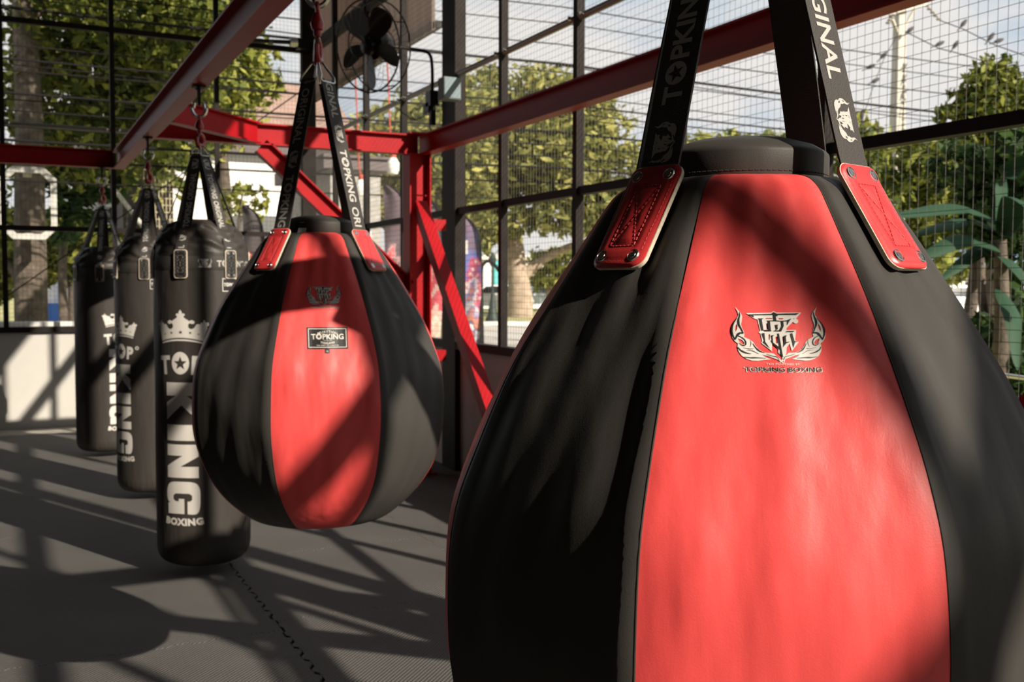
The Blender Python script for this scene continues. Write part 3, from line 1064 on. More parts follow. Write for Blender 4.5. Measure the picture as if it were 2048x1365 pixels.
def t_puff(th, z):
    """radial change: seams pulled in, soft ripples in the leather; th in radians from the red front panel"""
    g = pi/8
    k = round(th/(pi/4)); t = (th-k*pi/4)/g
    r = t_r(z)
    m = min(1.0, r/0.12)
    top = max(0.0, 1-abs(z-0.68)/0.10)
    a = abs(t)
    low = min(1.0, max(0.0, (z-0.02)/0.12))
    # flat leather panels meeting in soft ridges
    p = r*0.66*(1/cos(t*g)-1-0.008)*low - 0.0032*a**14
    if k % 2:       # black panels fold under the strap patches and stand proud along the seam
        p += 0.0040*math.exp(-((a-0.90)/0.07)**2)*low
        p += top*0.0040*cos(a*9.0)*(a > 0.35)
    zz = min(1.0, max(0.0, (z-0.02)/0.1))
    p += zz*(0.0011*sin(th*19+z*9)*sin(z*7+1)+0.0010*sin(th*31-z*14+2)+0.0008*sin(z*38+th*6))
    return p*m


def t_surf(az0, z0):
    """map metres (u right, v up) on the bag to a point, w outwards"""
    def f(u, v, w):
        z = z0
        # climb the profile by v
        sl_ = (t_r(z0+0.01)-t_r(z0-0.01))/0.02
        z = z0+v/sqrt(1+sl_*sl_)
        r = t_r(z)
        th = az0+u/r
        sl_ = (t_r(z+0.006)-t_r(z-0.006))/0.012
        nl = sqrt(1+sl_*sl_)
        rr = r+t_puff(th, z)+w/nl
        return Vector((rr*sin(th), -rr*cos(th), z-sl_*w/nl))
    return f


def t_point(th, r0, z):
    rr = r0+t_puff(th, z)
    return Vector((rr*sin(th), -rr*cos(th), z))


def panel(k, root):
    g = pi/8
    mb = MB()
    prof = TPD[:]
    n = 22
    V = []
    for r, z in prof:
        for j in range(n+1):
            th = k*pi/4-g+2*g*j/n
            # stay inside this panel's own gore
            tt = max(-0.9999, min(0.9999, (th-k*pi/4)/g))
            V.append(t_point(k*pi/4+tt*g, r, z) if r > 0.001 else Vector((0, 0, 0)))
    Fc = [(i*(n+1)+j, i*(n+1)+j+1, (i+1)*(n+1)+j+1, (i+1)*(n+1)+j) for i in range(len(prof)-1) for j in range(n)]
    mb.add(V, Fc)
    red = k % 2 == 0
    o = mb.build('red_panel' if red else 'black_panel', RED_LEATHER if red else BLACK_LEATHER, root, smooth=180, rel=False)
    return o


def teardrop(name_label, loc, rz, ztop, label_tag, words):
    root = thing('teardrop_bag', name_label, 'punching bag', loc, rz, 'red and black teardrop bags hanging from the beam')
    for k in range(8): panel(k, root)
    # fine seam along each panel joint
    mb = MB()
    for k in range(8):
        th = k*pi/4+pi/8
        mb.tube([Vector(((r+t_puff(th, z)+0.0002)*sin(th), -(r+t_puff(th, z)+0.0002)*cos(th), z)) for r, z in TPD[10:-4:2]], 0.0008, 5)
    mb.build('seam_piping', BLACK_LEATHER, root, rel=False)
    mb = MB()
    mb.lathe([(.07, .746), (.0915, .750), (.0930, .753), (.0930, .778), (.0925, .7805), (.0905, .7828), (.088, .7845), (.078, .7905), (.055, .7975), (.03, .801), (0, .802)], 56)
    mb.build('collar', BLACK_LEATHER, root, smooth=45, rel=False)
    mb = MB()
    for i in range(96):
        a0 = 2*pi*i/96; a1 = a0+2*pi/96*0.65
        mb.tube([(0.0933*sin(a0), -0.0933*cos(a0), 0.7575), (0.0933*sin(a1), -0.0933*cos(a1), 0.7575)], 0.0006, 4)
    mb.build('stitching', STITCH_DARK, root, rel=False)
    # hanging straps on the four black panels
    for q in range(4):
        a = pi/4+q*pi/2
        body = [(t_r(z)+0.005, z) for z in (.640, .665, .690, .710)]
        path = Path(body+[(.140, .752), (.127, .795), (.109, .865), (.033, 1.150)])
        f = strap_frame(path, a, 0.20, 0.155)
        sp = patch_part(root, f, 0.018, 0.141, 0.034, PATCH_RED, CREAM, STITCH_RED)
        mb = MB()
        strip(mb, f, -0.025, 0.025, 0.05, path.L, -0.0005, 0.0022, 4, 60, 0)
        if q == 3: strip(mb, f, -0.029, 0.019, 0.13, path.L-0.01, -0.0075, 0.0022, 2, 40, 0)
        upw, st0 = words[q]
        strap_text(mb, f, 0.143, path.L, upw, st0, 0.027, 1, 0.0022)
        mb.build('hanging_strap', [WEB, WEB_TEXT], root, smooth=50, rel=False)
    # print
    Wm, Bm = emblem()
    sc = 0.0000645
    f = t_surf(0.0, 0.596)
    mb = MB()
    decal(mb, xf(Wm, sc, sc, 0, 0), f, 0.0007, mi=0)
    decal(mb, xf(Bm, sc, sc, 0, 0), f, 0.0011, mi=1)
    t1 = text2d('TKD POWERED BY', 0.0); w1 = width(t1)
    h1 = 0.0020
    decal(mb, xf(t1, h1*1.25, h1, -w1*h1*1.25/2+0.0015, -0.0302), f, 0.0007, mi=0)
    t2 = text2d('TOPKING BOXING', 0.05); w2 = width(t2)
    t3 = text2d('TOPKING BOXING', 0.0); w3 = width(t3)
    h2 = 0.0045; kx = 0.0665/(w3*h2)
    decal(mb, xf(t2, h2*kx*w3/w2*1.03, h2*1.14, -0.0345+0.002, -0.0372), f, 0.0006, mi=0)
    decal(mb, xf(t3, h2*kx, h2, -0.0333+0.002, -0.0367), f, 0.0010, mi=1)
    mb.build('logo_print', [PRINT_WHITE, PRINT_BLACK], root, smooth=0, rel=False)
    if label_tag:
        f = t_surf(0.0165, 0.494)
        mb = MB()
        w, h = 0.0475, 0.0275
        def grid(x0, y0, x1, y1, off, mi):
            decal(mb, ([(x0, y0), (x1, y0), (x1, y1), (x0, y1)], [(0, 1, 2, 3)]), f, off, mi=mi)
        grid(-w, -h, w, h, 0.0012, 0)
        for a_ in ((-w+.003, h-.005, w-.003, h-.0035), (-w+.003, -h+.0035, w-.003, -h+.005), (-w+.003, -h+.0035, -w+.0045, h-.0035), (w-.0045, -h+.0035, w-.003, h-.0035)): grid(*a_, 0.0016, 1)
        s = arc(text2d('MUAYTHAI', 0.01, 1.1), 7.5); hh = .0062
        decal(mb, xf(s, hh, hh, 0, .0133), f, .0016, mi=1)
        bw = brand_word(0.02); k = 0.076/width(bw)
        decal(mb, xf(bw, k, 0.0145, -0.038, -0.0035), f, .0016, mi=1)
        t = text2d('ORIGINAL 2009', 0.0); k = 0.020/width(t); decal(mb, xf(t, k, .0022, -.010, -.0075), f, .0016, mi=1)
        s = arc(text2d('THAILAND', 0.02, 1.05), 14, False); k = .034/8.0; decal(mb, xf(s, .0052, .0052, 0, -.0152), f, .0016, mi=1)
        t = text2d('THE SPIRIT OF A FIGHTER', 0.01); k = 0.052/width(t); decal(mb, xf(t, k, .0027, -.026, -.0198), f, .0016, mi=1)
        grid(-.007, -h-.0105, .0045, -h-.0002, .0010, 0)
        t = text2d('XL', 0.0); decal(mb, xf(t, .004, .004, -.0045, -h-.0075), f, .0014, mi=1)
        mb.build('brand_label', [PRINT_BLACK, PRINT_WHITE], root, smooth=0, rel=False)
    # little woven tag sewn under the collar
    ta = radians(-28) if label_tag else radians(112)
    mb = MB()
    def tagf(u, v, w):
        r = 0.0945+0.012*max(0, (0.012-v))/0.03
        return Vector((r*sin(ta), -r*cos(ta), 0.758+v))+Vector((cos(ta), sin(ta), 0))*u+Vector((sin(ta), -cos(ta), 0))*w
    V = []; 
    for (u0, v0, u1, v1, w_, mi) in ((-.011, .006, .011, .024, 0.0, 0), (-.010, -.022, .012, .006, 0.0006, 1)):
        mb.add([tagf(u0, v0, w_), tagf(u1, v0, w_), tagf(u1, v1, w_), tagf(u0, v1, w_), tagf(u0, v0, w_-.0008), tagf(u1, v0, w_-.0008), tagf(u1, v1, w_-.0008), tagf(u0, v1, w_-.0008)], [(0, 1, 2, 3), (7, 6, 5, 4), (0, 4, 5, 1), (1, 5, 6, 2), (2, 6, 7, 3), (3, 7, 4, 0)], mi)
    decal(mb, xf(Wm, .000015, .000015, 0, .0155), tagf, .0006, mi=1)
    mb.build('care_tag', [PRINT_BLACK, PRINT_WHITE], root, smooth=0, rel=False)
    hardware(root, ztop-loc[2]-0.040, 1.192, 4, 0.035, 1.150, pi/4, 1.0, radians(70)-rz)
    return root


BIG = (0.7305, 0.9086, 0.563)
MIDB = (0.735, 2.636, 0.585)
teardrop('large red and black teardrop punching bag nearest the camera, filling the right side', BIG, radians(-30.3), ZB, False, {3: (True, 0.166), 0: (False, 0.190), 1: (True, 0.2), 2: (False, 0.2)})
teardrop('red and black teardrop punching bag with a black brand label, second in the row', MIDB, radians(-12.7), ZB, True, {3: (False, 0.325), 0: (False, 0.398), 1: (True, 0.2), 2: (True, 0.2)})
eye(XA, BIG[1], ZB); eye(XA, MIDB[1], ZB)

# ---------------------------------------------------------------- heavy bags
HR = 0.192


def heavy(label, loc, rz_crown, strap_off, ztop, sc=1.0, with_label=False, pz=0.186, ps=1.0, lab_az=56):
    root = thing('heavy_bag', label, 'punching bag', loc, 0.0, 'black cylindrical heavy bags hanging from the beam')
    R = HR*sc
    H = 1.44
    prof = [(0, 0), (.08, .0), (.13, .003), (.160, .014), (.180, .035), (.1895, .065), (.192, .11), (.1925, .3), (.1925, .7), (.1925, 1.05), (.191, 1.215), (.1895, 1.25), (.1895, 1.29), (.1885, 1.315), (.182, 1.345), (.168, 1.378), (.147, 1.408), (.120, 1.430), (.085, 1.442), (.04, 1.446), (0, 1.447)]
    D = np.array(smooth_loop(prof, False, 5)); D[:, 0] *= sc
    rng = random.Random(7)
    def wob(a, z):
        w = 0.0009*sin(3*a+z*5)+0.0008*sin(7*a-z*11)
        t = max(0.0, min(1.0, (z-1.30)/0.05))*max(0.0, min(1.0, (1.45-z)/0.03))
        s6 = abs(math.sin(3*(a-strap_off)))     # 0 at each strap
        fold = sin(z*95+2.2*math.cos(6*(a-strap_off))+a*1.0)
        w += t*(0.0085*fold*(0.3+0.7*s6)+0.007*(s6-0.6)+0.003*sin(z*160+9*a))
        b = max(0.0, 1-abs(z-1.225)/0.03)
        w += b*0.002*sin(17*a)
        bt = max(0.0, 1-abs(z-0.05)/0.05)
        return w+bt*0.0015*sin(40*a)
    n = 96
    mb = MB(); V = []
    for r, z in D:
        for j in range(n):
            a = 2*pi*j/n
            rr = r+wob(a, z)*min(1, r/0.05)
            V.append((rr*sin(a), -rr*cos(a), z))
    Fc = [(i*n+j, i*n+(j+1) % n, (i+1)*n+(j+1) % n, (i+1)*n+j) for i in range(len(D)-1) for j in range(n)]
    mb.add(V, Fc)
    mb.build('bag_body', BAG_VINYL, root, smooth=180, rel=False)
    def surf(a0, z0, prt=False):
        def f(u, v, w):
            z = z0+v
            if prt: z = pz+(z-0.186)*ps; u = u*ps
            r = float(np.interp(z, D[:, 1], D[:, 0])); a = a0+u/R
            r += wob(a, z)+w
            return Vector((r*sin(a), -r*cos(a), z))
        return f
    # printed crown and lettering
    mb = MB()
    f = surf(rz_crown, 0.935, True)
    decal(mb, xf(crown(), 0.0885, 0.0765, 0, 0), f, 0.0008)
    T = text2d('T', 0.05); P_ = text2d('P', 0.05)
    hh = 0.082
    O = shape2d([ell(0, 0, 0.46, 0.56), star(0, -0.02, 0.36)])
    f2 = surf(rz_crown, 0.805, True)
    decal(mb, xf(T, hh*0.82, hh*1.0, -0.100, 0.0, 0.06), f2, 0.0008)
    decal(mb, xf(O, hh, hh, -0.003, hh*0.60), f2, 0.0008)
    decal(mb, xf(P_, hh*0.82, hh, 0.042, 0.002, -0.06), f2, 0.0008)
    reg = shape2d([ell(0, 0, 0.011, 0.011), ell(0, 0, 0.006, 0.006)])
    decal(mb, xf(reg, 1, 1, 0.112, hh*0.85), f2, 0.0008)
    # heavy block letters turned a quarter clockwise: x runs down the bag, y to the right
    K = [[(0, 0), (.34, 0), (.34, .34), (.52, 0), (.96, 0), (.58, .52), (.96, 1), (.54, 1), (.34, .68), (.34, 1), (0, 1)]]
    I = [[(0, 0), (.38, 0), (.38, 1), (0, 1)]]
    Nn = [[(0, 0), (.33, 0), (.33, .52), (.64, 0), (.98, 0), (.98, 1), (.65, 1), (.65, .46), (.35, 1), (0, 1)]]
    G = [smooth_loop([(.98, .66), (.98, .92), (.80, 1.02), (.50, 1.04), (.20, 1.02), (.03, .88), (0, .5), (.03, .12), (.20, -.02), (.45, -.04), (.60, 0)], False, 3)+[(.64, .07), (.66, 0), (.98, 0), (.98, .56), (.52, .56), (.52, .38), (.60, .38), (.60, .28), (.54, .20), (.42, .20), (.36, .28), (.36, .72), (.42, .80), (.54, .80), (.60, .74), (.60, .66)]]
    y0 = 0.775
    for lp, top, wid in ((K, 0.775, 0.160), (I, 0.602, 0.172), (Nn, 0.521, 0.140), (G, 0.368, 0.136)):
        s = shape2d(lp)
        v = [((y-0.5)*0.137-0.0015, -x*wid) for x, y in s[0]]
        decal(mb, (v, s[1]), surf(rz_crown, top, True), 0.0008)
    bx = arc(text2d('BOXING', 0.06, 1.12), 16, False)
    decal(mb, xf(bx, 0.0355, 0.032, 0.0, 0.0), surf(rz_crown, 0.186, True), 0.0008)
    mb.build('crown_print', PRINT_WHITE, root, smooth=0, rel=False)
    # woven band round the shoulder
    mb = MB(); V = []; nb = 96
    for z, w in ((1.232, 0.0005), (1.235, 0.0022), (1.285, 0.0022), (1.288, 0.0005)):
        for j in range(nb):
            a = 2*pi*j/nb; r = float(np.interp(z, D[:, 1], D[:, 0]))+wob(a, z)+w
            V.append((r*sin(a), -r*cos(a), z))
    mb.add(V, [(i*nb+j, i*nb+(j+1) % nb, (i+1)*nb+(j+1) % nb, (i+1)*nb+j) for i in range(3) for j in range(nb)], 0)
    wd, ww, e = strap_words(True)
    cap = 0.027
    f = surf(strap_off+radians(28), 1.2465)
    k = 0.95
    per = pi*(R+0.002)
    for q in (-1, 0):
        decal(mb, xf(e, cap*1.15, cap*1.15, q*per, -0.0015), f, 0.003, 0.02, 1)
        decal(mb, xf(wd, cap*k, cap, q*per+0.048, 0), f, 0.003, 0.02, 1)
    mb.build('woven_band', [WEB, WEB_TEXT], root, smooth=50, rel=False)
    ns_ = 6
    za = ztop-loc[2]-0.287
    for q in range(ns_):
        a = strap_off+2*pi*q/ns_
        path = Path([(R+.0045, 1.195), (R+.0045, 1.24), (R+.0035, 1.30), (R-.008, 1.34), (R-.026, 1.372), (R-.050, 1.415), (R*0.60, 1.485), (0.030, za)])
        f = strap_frame(path, a, R, 0.15)
        patch_part(root, f, 0.004, 0.118, 0.0275, PATCH_BLACK, CREAM, STITCH_PALE, quilt=0.0008, rivet=0.006, th=0.004, detail=False, rim_w=(0.91, 0.955))
        mb = MB()
        strip(mb, f, -0.024, 0.024, 0.05, path.L, -0.0005, 0.002, 4, 40, 0)
        strap_text(mb, f, 0.122, path.L, q % 2 == 0, 0.180, 0.027, 1, 0.0022, 0.74)
        mb.build('hanging_strap', [WEB, WEB_TEXT], root, smooth=50, rel=False)
    if with_label:
        f = surf(rz_crown+radians(lab_az), 1.172)
        mb = MB()
        def grid(x0, y0, x1, y1, off, mi): decal(mb, ([(x0, y0), (x1, y0), (x1, y1), (x0, y1)], [(0, 1, 2, 3)]), f, off, mi=mi)
        w, h = .042, .028
        grid(-w, -h, w, h, .001, 0)
        for a_ in ((-w+.001, h-.004, w-.001, h-.001), (-w+.001, -h+.001, w-.001, -h+.004), (-w+.001, -h+.001, -w+.004, h-.001), (w-.004, -h+.001, w-.001, h-.001)): grid(*a_, .0016, 1)
        bw = brand_word(0.03); k = .070/width(bw)
        decal(mb, xf(bw, k, .015, -.035, -.006), f, .0016, mi=1)
        mb.build('brand_label', [PRINT_BLACK, PRINT_WHITE], root, smooth=0, rel=False)
    hardware(root, ztop-loc[2]-0.072, za+0.030, ns_, 0.036, za, strap_off, 0.86, radians(55), 1.35)
    return root


HV = [('tall black cylindrical heavy bag with white crown print, beside the second teardrop bag', (0.737, 4.463, 0.035), -35, -33, True, 1.0, .186, 1.0, 63),
      ('black cylindrical heavy bag half hidden in the middle of the three black bags', (0.727, 6.12, 0.04), -60, -15, True, 0.985, .186, .92, 66),
      ('farthest black cylindrical heavy bag, close to the white low wall', (0.615, 7.78, 0.035), 23, -12, False, 1.03, .157, .97, 56)]
for lab, loc, cr, st, wl_, sc, pz_, ps_, la_ in HV:
    heavy(lab, loc, radians(cr), radians(st), ZB, sc, wl_, pz_, ps_, la_)
    eye(loc[0], loc[1], ZB, 0.078)


# ---------------------------------------------------------------- wall fan on the thick column
FW = Vector(_fw); RV = Vector(CR); DV = Vector(CD)


def build_fan():
    c = Vector((2.12, 6.42, 2.755))
    n = (RV*-0.62+DV*0.22-FW*0.75).normalized()
    root = thing('wall_fan', 'black five-bladed wall fan on a bent arm high on the steel column', 'fan', c)
    up = (Vector((0, 0, 1))-n*n.z).normalized(); rt = up.cross(n)
    def P(a, r, d): return c+(rt*cos(a)+up*sin(a))*r+n*d
    mb = MB()
    R = 0.29
    ring = lambda r, d, t: mb.tube([P(2*pi*i/48, r, d) for i in range(48)], t, 6, closed=True)
    ring(R, 0.0, 0.006); ring(R*0.985, -0.10, 0.005); ring(0.07, 0.085, 0.003); ring(0.10, -0.15, 0.004)
    for i in range(28):
        a = 2*pi*i/28
        mb.tube([P(a, R*0.985, -0.10), P(a, R*0.8, -0.145), P(a, 0.10, -0.15)], 0.0012, 4)
    for i in range(28):
        a = 2*pi*i/28
        mb.tube([P(a, R, 0.0), P(a, R*0.8, 0.06), P(a, 0.07, 0.085)], 0.0009, 4)
    for i in range(4):
        a = 2*pi*i/4+0.4
        mb.tube([P(a, R, 0.0), P(a, R*0.985, -0.10)], 0.004, 5)
    mb.build('guard', FAN_BLACK, root)
    for k in range(5):
        a0 = 2*pi*k/5+radians(118)
        mb = MB(); V = []; Fc = []
        rs = [0.05, 0.09, 0.14, 0.19, 0.235, 0.26, 0.268]
        hw = [0.024, 0.044, 0.066, 0.076, 0.070, 0.046, 0.014]
        nn = 6
        for r, h in zip(rs, hw):
            for j in range(nn+1):
                t = -1+2*j/nn
                lat = h*t+0.15*(r-0.05)*0.3
                V.append(c+(rt*cos(a0)+up*sin(a0))*r+(up*cos(a0)-rt*sin(a0))*lat*0.92+n*(lat*0.42-0.02))
        k2 = len(rs)
        for i in range(k2-1):
            for j in range(nn):
                Fc.append((i*(nn+1)+j, i*(nn+1)+j+1, (i+1)*(nn+1)+j+1, (i+1)*(nn+1)+j))
        o = len(V)
        V += [p-n*0.004 for p in V]
        Fc += [tuple(i+o for i in q[::-1]) for q in Fc]
        mb.add(V, Fc)
        mb.build('blade', FAN_BLACK, root)
    Mz = n.to_track_quat('Z', 'Y').to_matrix().to_4x4()
    mb = MB(); mb.lathe([(0.0, -0.005), (.055, -.005), (.058, 0), (.055, .03), (.035, .045), (0, .05)], 24, c-n*0.02, M=Mz); mb.build('hub', FAN_BLACK, root)
    mb = MB(); mb.lathe([(0, -.17), (.055, -.165), (.082, -.14), (.088, -.10), (.085, -.03), (.05, -.02), (0, -.02)], 28, c-n*0.02, M=Mz)
    for i in range(16):
        a = 2*pi*i/16
        mb.bar(P(a, 0.073, -0.06), P(a, 0.071, -0.14), 0.004, 0.006, up=n.orthogonal())
    mb.build('motor', FAN_BLACK, root)
    mb = MB()
    b = c-n*0.17
    e = Vector((2.60, 6.50, 2.66))
    mb.tube(smooth_loop([tuple(b+n*0.02), tuple(b-n*0.04+Vector((0.03, 0, 0.0))), (e.x-0.10, e.y-0.02, b.z-0.005), (e.x-0.045, e.y-0.06, b.z-0.03), (e.x-0.03, e.y-0.075, b.z-0.11), (e.x-0.03, e.y-0.08, 2.50), (e.x-0.03, e.y-0.08, 2.36)], False, 6), 0.011, 10)
    mb.build('arm', FAN_BLACK, root)
    mb = MB()
    mb.box((e.x-0.025, e.y-0.06, 2.46), (0.06, 0.09, 0.10)); mb.box((e.x-0.03, e.y-0.02, 2.40), (0.05, 0.10, 0.07)); mb.box((e.x-0.03, e.y-0.08, 2.33), (0.035, 0.035, 0.10))
    mb.build('clamp_bracket', FAN_BLACK, root)
    mb = MB()
    mb.tube(smooth_loop([(e.x-.03, e.y-.04, 2.38), (e.x-.10, e.y+.05, 2.33), (e.x-.14, e.y+.12, 2.37), (e.x-.16, e.y+.22, 2.42)], False, 5), 0.003, 5)
    mb.tube(smooth_loop([(e.x-.04, e.y-.09, 2.36), (e.x-.05, e.y-.08, 2.28), (e.x-.03, e.y-.10, 2.20), (e.x-.045, e.y-.06, 2.17)], False, 5), 0.003, 5)
    mb.tube(smooth_loop([(e.x-.10, e.y+.05, 2.33), (e.x-.13, e.y+.06, 2.37), (e.x-.11, e.y+.05, 2.41), (e.x-.08, e.y+.03, 2.38)], False, 5), 0.0025, 5)
    mb.build('power_cord', CABLE, root)


build_fan()
jb = MB(); jb.box((2.54, 6.055, 2.455), (0.115, 0.10, 0.135)); jb.box((2.54, 6.003, 2.455), (0.108, 0.006, 0.125))
tag(jb.build('junction_box', BOX_GREY, None, smooth=0), 'pale grey electrical box on the steel column below the fan', 'electrical box')
# tube lamp on the corner column
t = thing('tube_light', 'thin black tube light on an arm beside the corner column, left of the hanging straps', 'light', (2.45, 9.55, 3.46))
mb = MB(); mb.tube([(1.93, 9.54, 3.44), (2.40, 9.55, 3.47)], 0.020, 10); mb.build('tube_body', FAN_BLACK, t)
mb = MB(); mb.tube([(2.40, 9.55, 3.47), (2.47, 9.55, 3.475)], 0.038, 12); mb.build('end_fitting', STEEL, t)
mb = MB(); mb.box((2.55, 9.615, 3.475), (0.14, 0.10, 0.09)); mb.build('bracket', FAN_BLACK, t, smooth=0)
for a_, b_ in ((2.02, 2.05), (2.20, 2.24)):
    mb = MB(); mb.tube([(a_, 9.5415, 3.446), (b_, 9.5425, 3.448)], 0.0225, 10); mb.build('clip', GREY_PIPE, t)

# ================================================================ outside
GZ = -0.12
for nm, c, s, m in (('ground', (20, 45, GZ-0.1), (260, 260, 0.2), GRASS),):
    wall_piece(nm, c, s, m)
# road running past the right-hand side, kerb and verge, turned to the street's own heading
ROAD_DIR = Vector((cos(radians(-14)), sin(radians(-14)), 0))
ROAD_N = Vector((-ROAD_DIR.y, ROAD_DIR.x, 0))
road_near = at(1010, 690, 24.0); road_near.z = 0


def strip_ground(name, d0, d1, z, h, m):
    mb = MB()
    a = road_near+ROAD_N*d0; b = road_near+ROAD_N*d1
    mid = (a+b)/2
    q = mid-ROAD_DIR*90; p = mid+ROAD_DIR*90
    mb.prism([(-(d1-d0)/2, 0), ((d1-d0)/2, 0), ((d1-d0)/2, h), (-(d1-d0)/2, h)], Vector((q.x, q.y, z)), Vector((p.x, p.y, z)), ROAD_N, Vector((0, 0, 1)))
    o = mb.build(name, m, None, smooth=0)
    o['kind'] = 'structure'
    return o


strip_ground('street', -6.0, 11.0, GZ-0.02, 0.04, ASPHALT)
strip_ground('trim_1', 11.0, 11.5, GZ-0.02, 0.16, KERB)
strip_ground('trim_2', 11.5, 14.5, GZ-0.02, 0.08, KERB)

rs = np.random.RandomState(5)


def tree(name, label, cat, base, trunk, blobs, nleaf, size, m, bark=BARK, group=None, spread=0.55):
    """base: foot of the trunk; trunk: list of branch polylines [(points, radii)]; blobs: [(centre, radius_xyz)]"""
    root = thing(name, label, cat, base, 0, group)
    if trunk:
        mb = MB()
        for pts, rr in trunk:
            P = smooth_loop([tuple(p) for p in pts], False, 4)
            R_ = list(np.interp(np.linspace(0, 1, len(P)), np.linspace(0, 1, len(rr)), rr))
            mb.tube(P, R_, 10)
        mb.build('trunk', bark, root, smooth=60)
    V = []; Fc = []
    tot = sum(b[1][0]*b[1][1]*b[1][2] for b in blobs)**1.0
    for c, r in blobs:
        k = max(20, int(nleaf*(r[0]*r[1]*r[2])/tot))
        d = rs.normal(size=(k, 3)); d /= np.linalg.norm(d, axis=1)[:, None]
        # clumps: leaves gather on twigs
        q = max(4, k//14)
        tw = rs.normal(size=(q, 3)); tw /= np.linalg.norm(tw, axis=1)[:, None]
        tw *= (spread+(1-spread)*rs.rand(q, 1))
        d = tw[rs.randint(0, q, k)]+rs.normal(size=(k, 3))*0.13
        pos = np.array(c)+d*np.array(r)
        a = rs.normal(size=(k, 3)); a /= np.linalg.norm(a, axis=1)[:, None]
        b = rs.normal(size=(k, 3)); b -= a*(a*b).sum(1)[:, None]; b /= np.linalg.norm(b, axis=1)[:, None]
        s = size*(0.6+0.8*rs.rand(k, 1))
        o = len(V)
        pts = np.stack([pos-a*s, pos-b*s*0.42, pos+a*s, pos+b*s*0.42], axis=1).reshape(-1, 3)
        V += [tuple(p) for p in pts]
        Fc += [(o+4*i, o+4*i+1, o+4*i+2, o+4*i+3) for i in range(k)]
    mb = MB(); mb.add(V, Fc)
    fo = mb.build('foliage', m, root, smooth=0)
    fo['kind'] = 'stuff'
    return root


def B(px, py, d, rx, ry=None, rz=None):
    p = at(px, py, d)
    return ((p.x, p.y, p.z), (rx, ry or rx, rz or rx))


def foot(px, d, z=GZ):
    p = at(px, 600, d)
    return Vector((p.x, p.y, z))


def trunk_to(px0, d, path, radii):
    f = foot(px0, d)
    return ([f]+[at(x, y, d) for x, y in path], radii)


# --- big shade tree left of the back wall, trunk at the picture's left edge
tree('shade_tree', 'tall tree with a thick grey trunk at the far left behind the mesh', 'tree', foot(62, 14.5),
     [trunk_to(62, 14.5, [(60, 480), (58, 250), (50, 60), (40, -160)], [.24, .22, .19, .17, .14]),
      ([at(52, 60, 14.5), at(110, -20, 14.8), at(230, -60, 15)], [.09, .06, .03]),
      ([at(56, 180, 14.5), at(120, 120, 14.8), at(230, 110, 15.2)], [.07, .045, .02])],
     [B(130, 20, 15, 1.0), B(190, 110, 15.5, .9), B(120, 190, 15.2, .85), B(260, 30, 15.5, 1.0), B(330, 110, 16, 1.0), B(230, 190, 16, .9), B(330, 230, 16, .9), B(120, 290, 15.5, .7), B(200, 290, 16, .7), B(20, 120, 16, .7), B(20, 260, 16, .7), B(400, 20, 16, .9), B(60, -40, 15.5, 1.0), B(20, 380, 16.5, .6),
      ((2.3, 11.9, 6.2), (1.7, .9, 1.5)), ((0.6, 12.2, 6.4), (1.6, .9, 1.4)), ((3.8, 12.0, 6.6), (1.3, .9, 1.2)), ((1.4, 12.3, 5.3), (1.2, .6, .6)), ((2.6, 11.6, 5.4), (1.3, .6, .7)), ((0.2, 12.6, 5.4), (1.2, .6, .6))],  # unseen crown above the view, added to cast shade on trunk and frame
     22000, 0.10, LEAF_MID)
tree('sunlit_tree', 'sunlit yellow-green tree behind the back wall above the hanging beam', 'tree', foot(455, 20.5),
     [trunk_to(455, 20.5, [(452, 420), (440, 250), (430, 90)], [.13, .12, .10, .05])],
     [B(420, 90, 20.5, 1.0), B(480, 150, 20.5, .75), B(420, 210, 20, .9), B(350, 160, 20.5, 1.1), B(300, 70, 20.5, 1.0), B(520, 180, 20.5, .45), B(300, 260, 20, .8), B(480, 60, 20.5, .6), B(370, 290, 20, .6), B(330, 380, 20, .45), B(260, 300, 20, .7), B(540, 130, 20.5, .4)],
     9000, 0.12, LEAF_SUNNY)
tree('hanging_branch_tree', 'dark green drooping tree branches behind the octagonal frame', 'tree', foot(128, 17),
     [trunk_to(128, 17, [(125, 520), (140, 430), (160, 370)], [.08, .07, .05, .03])],
     [B(150, 360, 16.5, .55, .5, .4), B(175, 410, 16.5, .4, .4, .35), B(130, 440, 16.5, .4, .4, .35), B(110, 350, 16.5, .4), B(210, 350, 16.5, .35), B(160, 455, 16.5, .25)],
     1300, 0.10, LEAF_DEEP)
tree('garden_tree', 'small leafy tree with a slim pale trunk left of the farthest black bag', 'tree', foot(148, 21),
     [trunk_to(148, 21, [(150, 590), (143, 545), (120, 510)], [.17, .14, .12, .05]), ([at(147, 575, 21), at(170, 560, 21), at(190, 545, 21)], [.09, .06, .03])],
     [B(40, 500, 21, 0.85, .8, .65), B(110, 500, 21, 0.9, .8, .65), B(160, 490, 21, .75, .8, .6), B(30, 560, 21, .6, .6, .5), B(170, 530, 21, .5, .5, .35), B(110, 470, 21, .8, .8, .5)],
     4200, 0.15, LEAF_SUNNY)
tree('branching_tree', 'dark branching trunk behind the mesh at the left edge, under the octagonal frame', 'tree', foot(44, 20),
     [trunk_to(44, 20, [(40, 600), (36, 560), (18, 530), (2, 500)], [.13, .11, .09, .06, .04]), ([at(38, 580, 20), at(60, 545, 20), at(75, 520, 20)], [.07, .05, .03])],
     [B(5, 480, 20, .5), B(75, 500, 20, .5, .5, .35)], 600, 0.12, LEAF_MID)
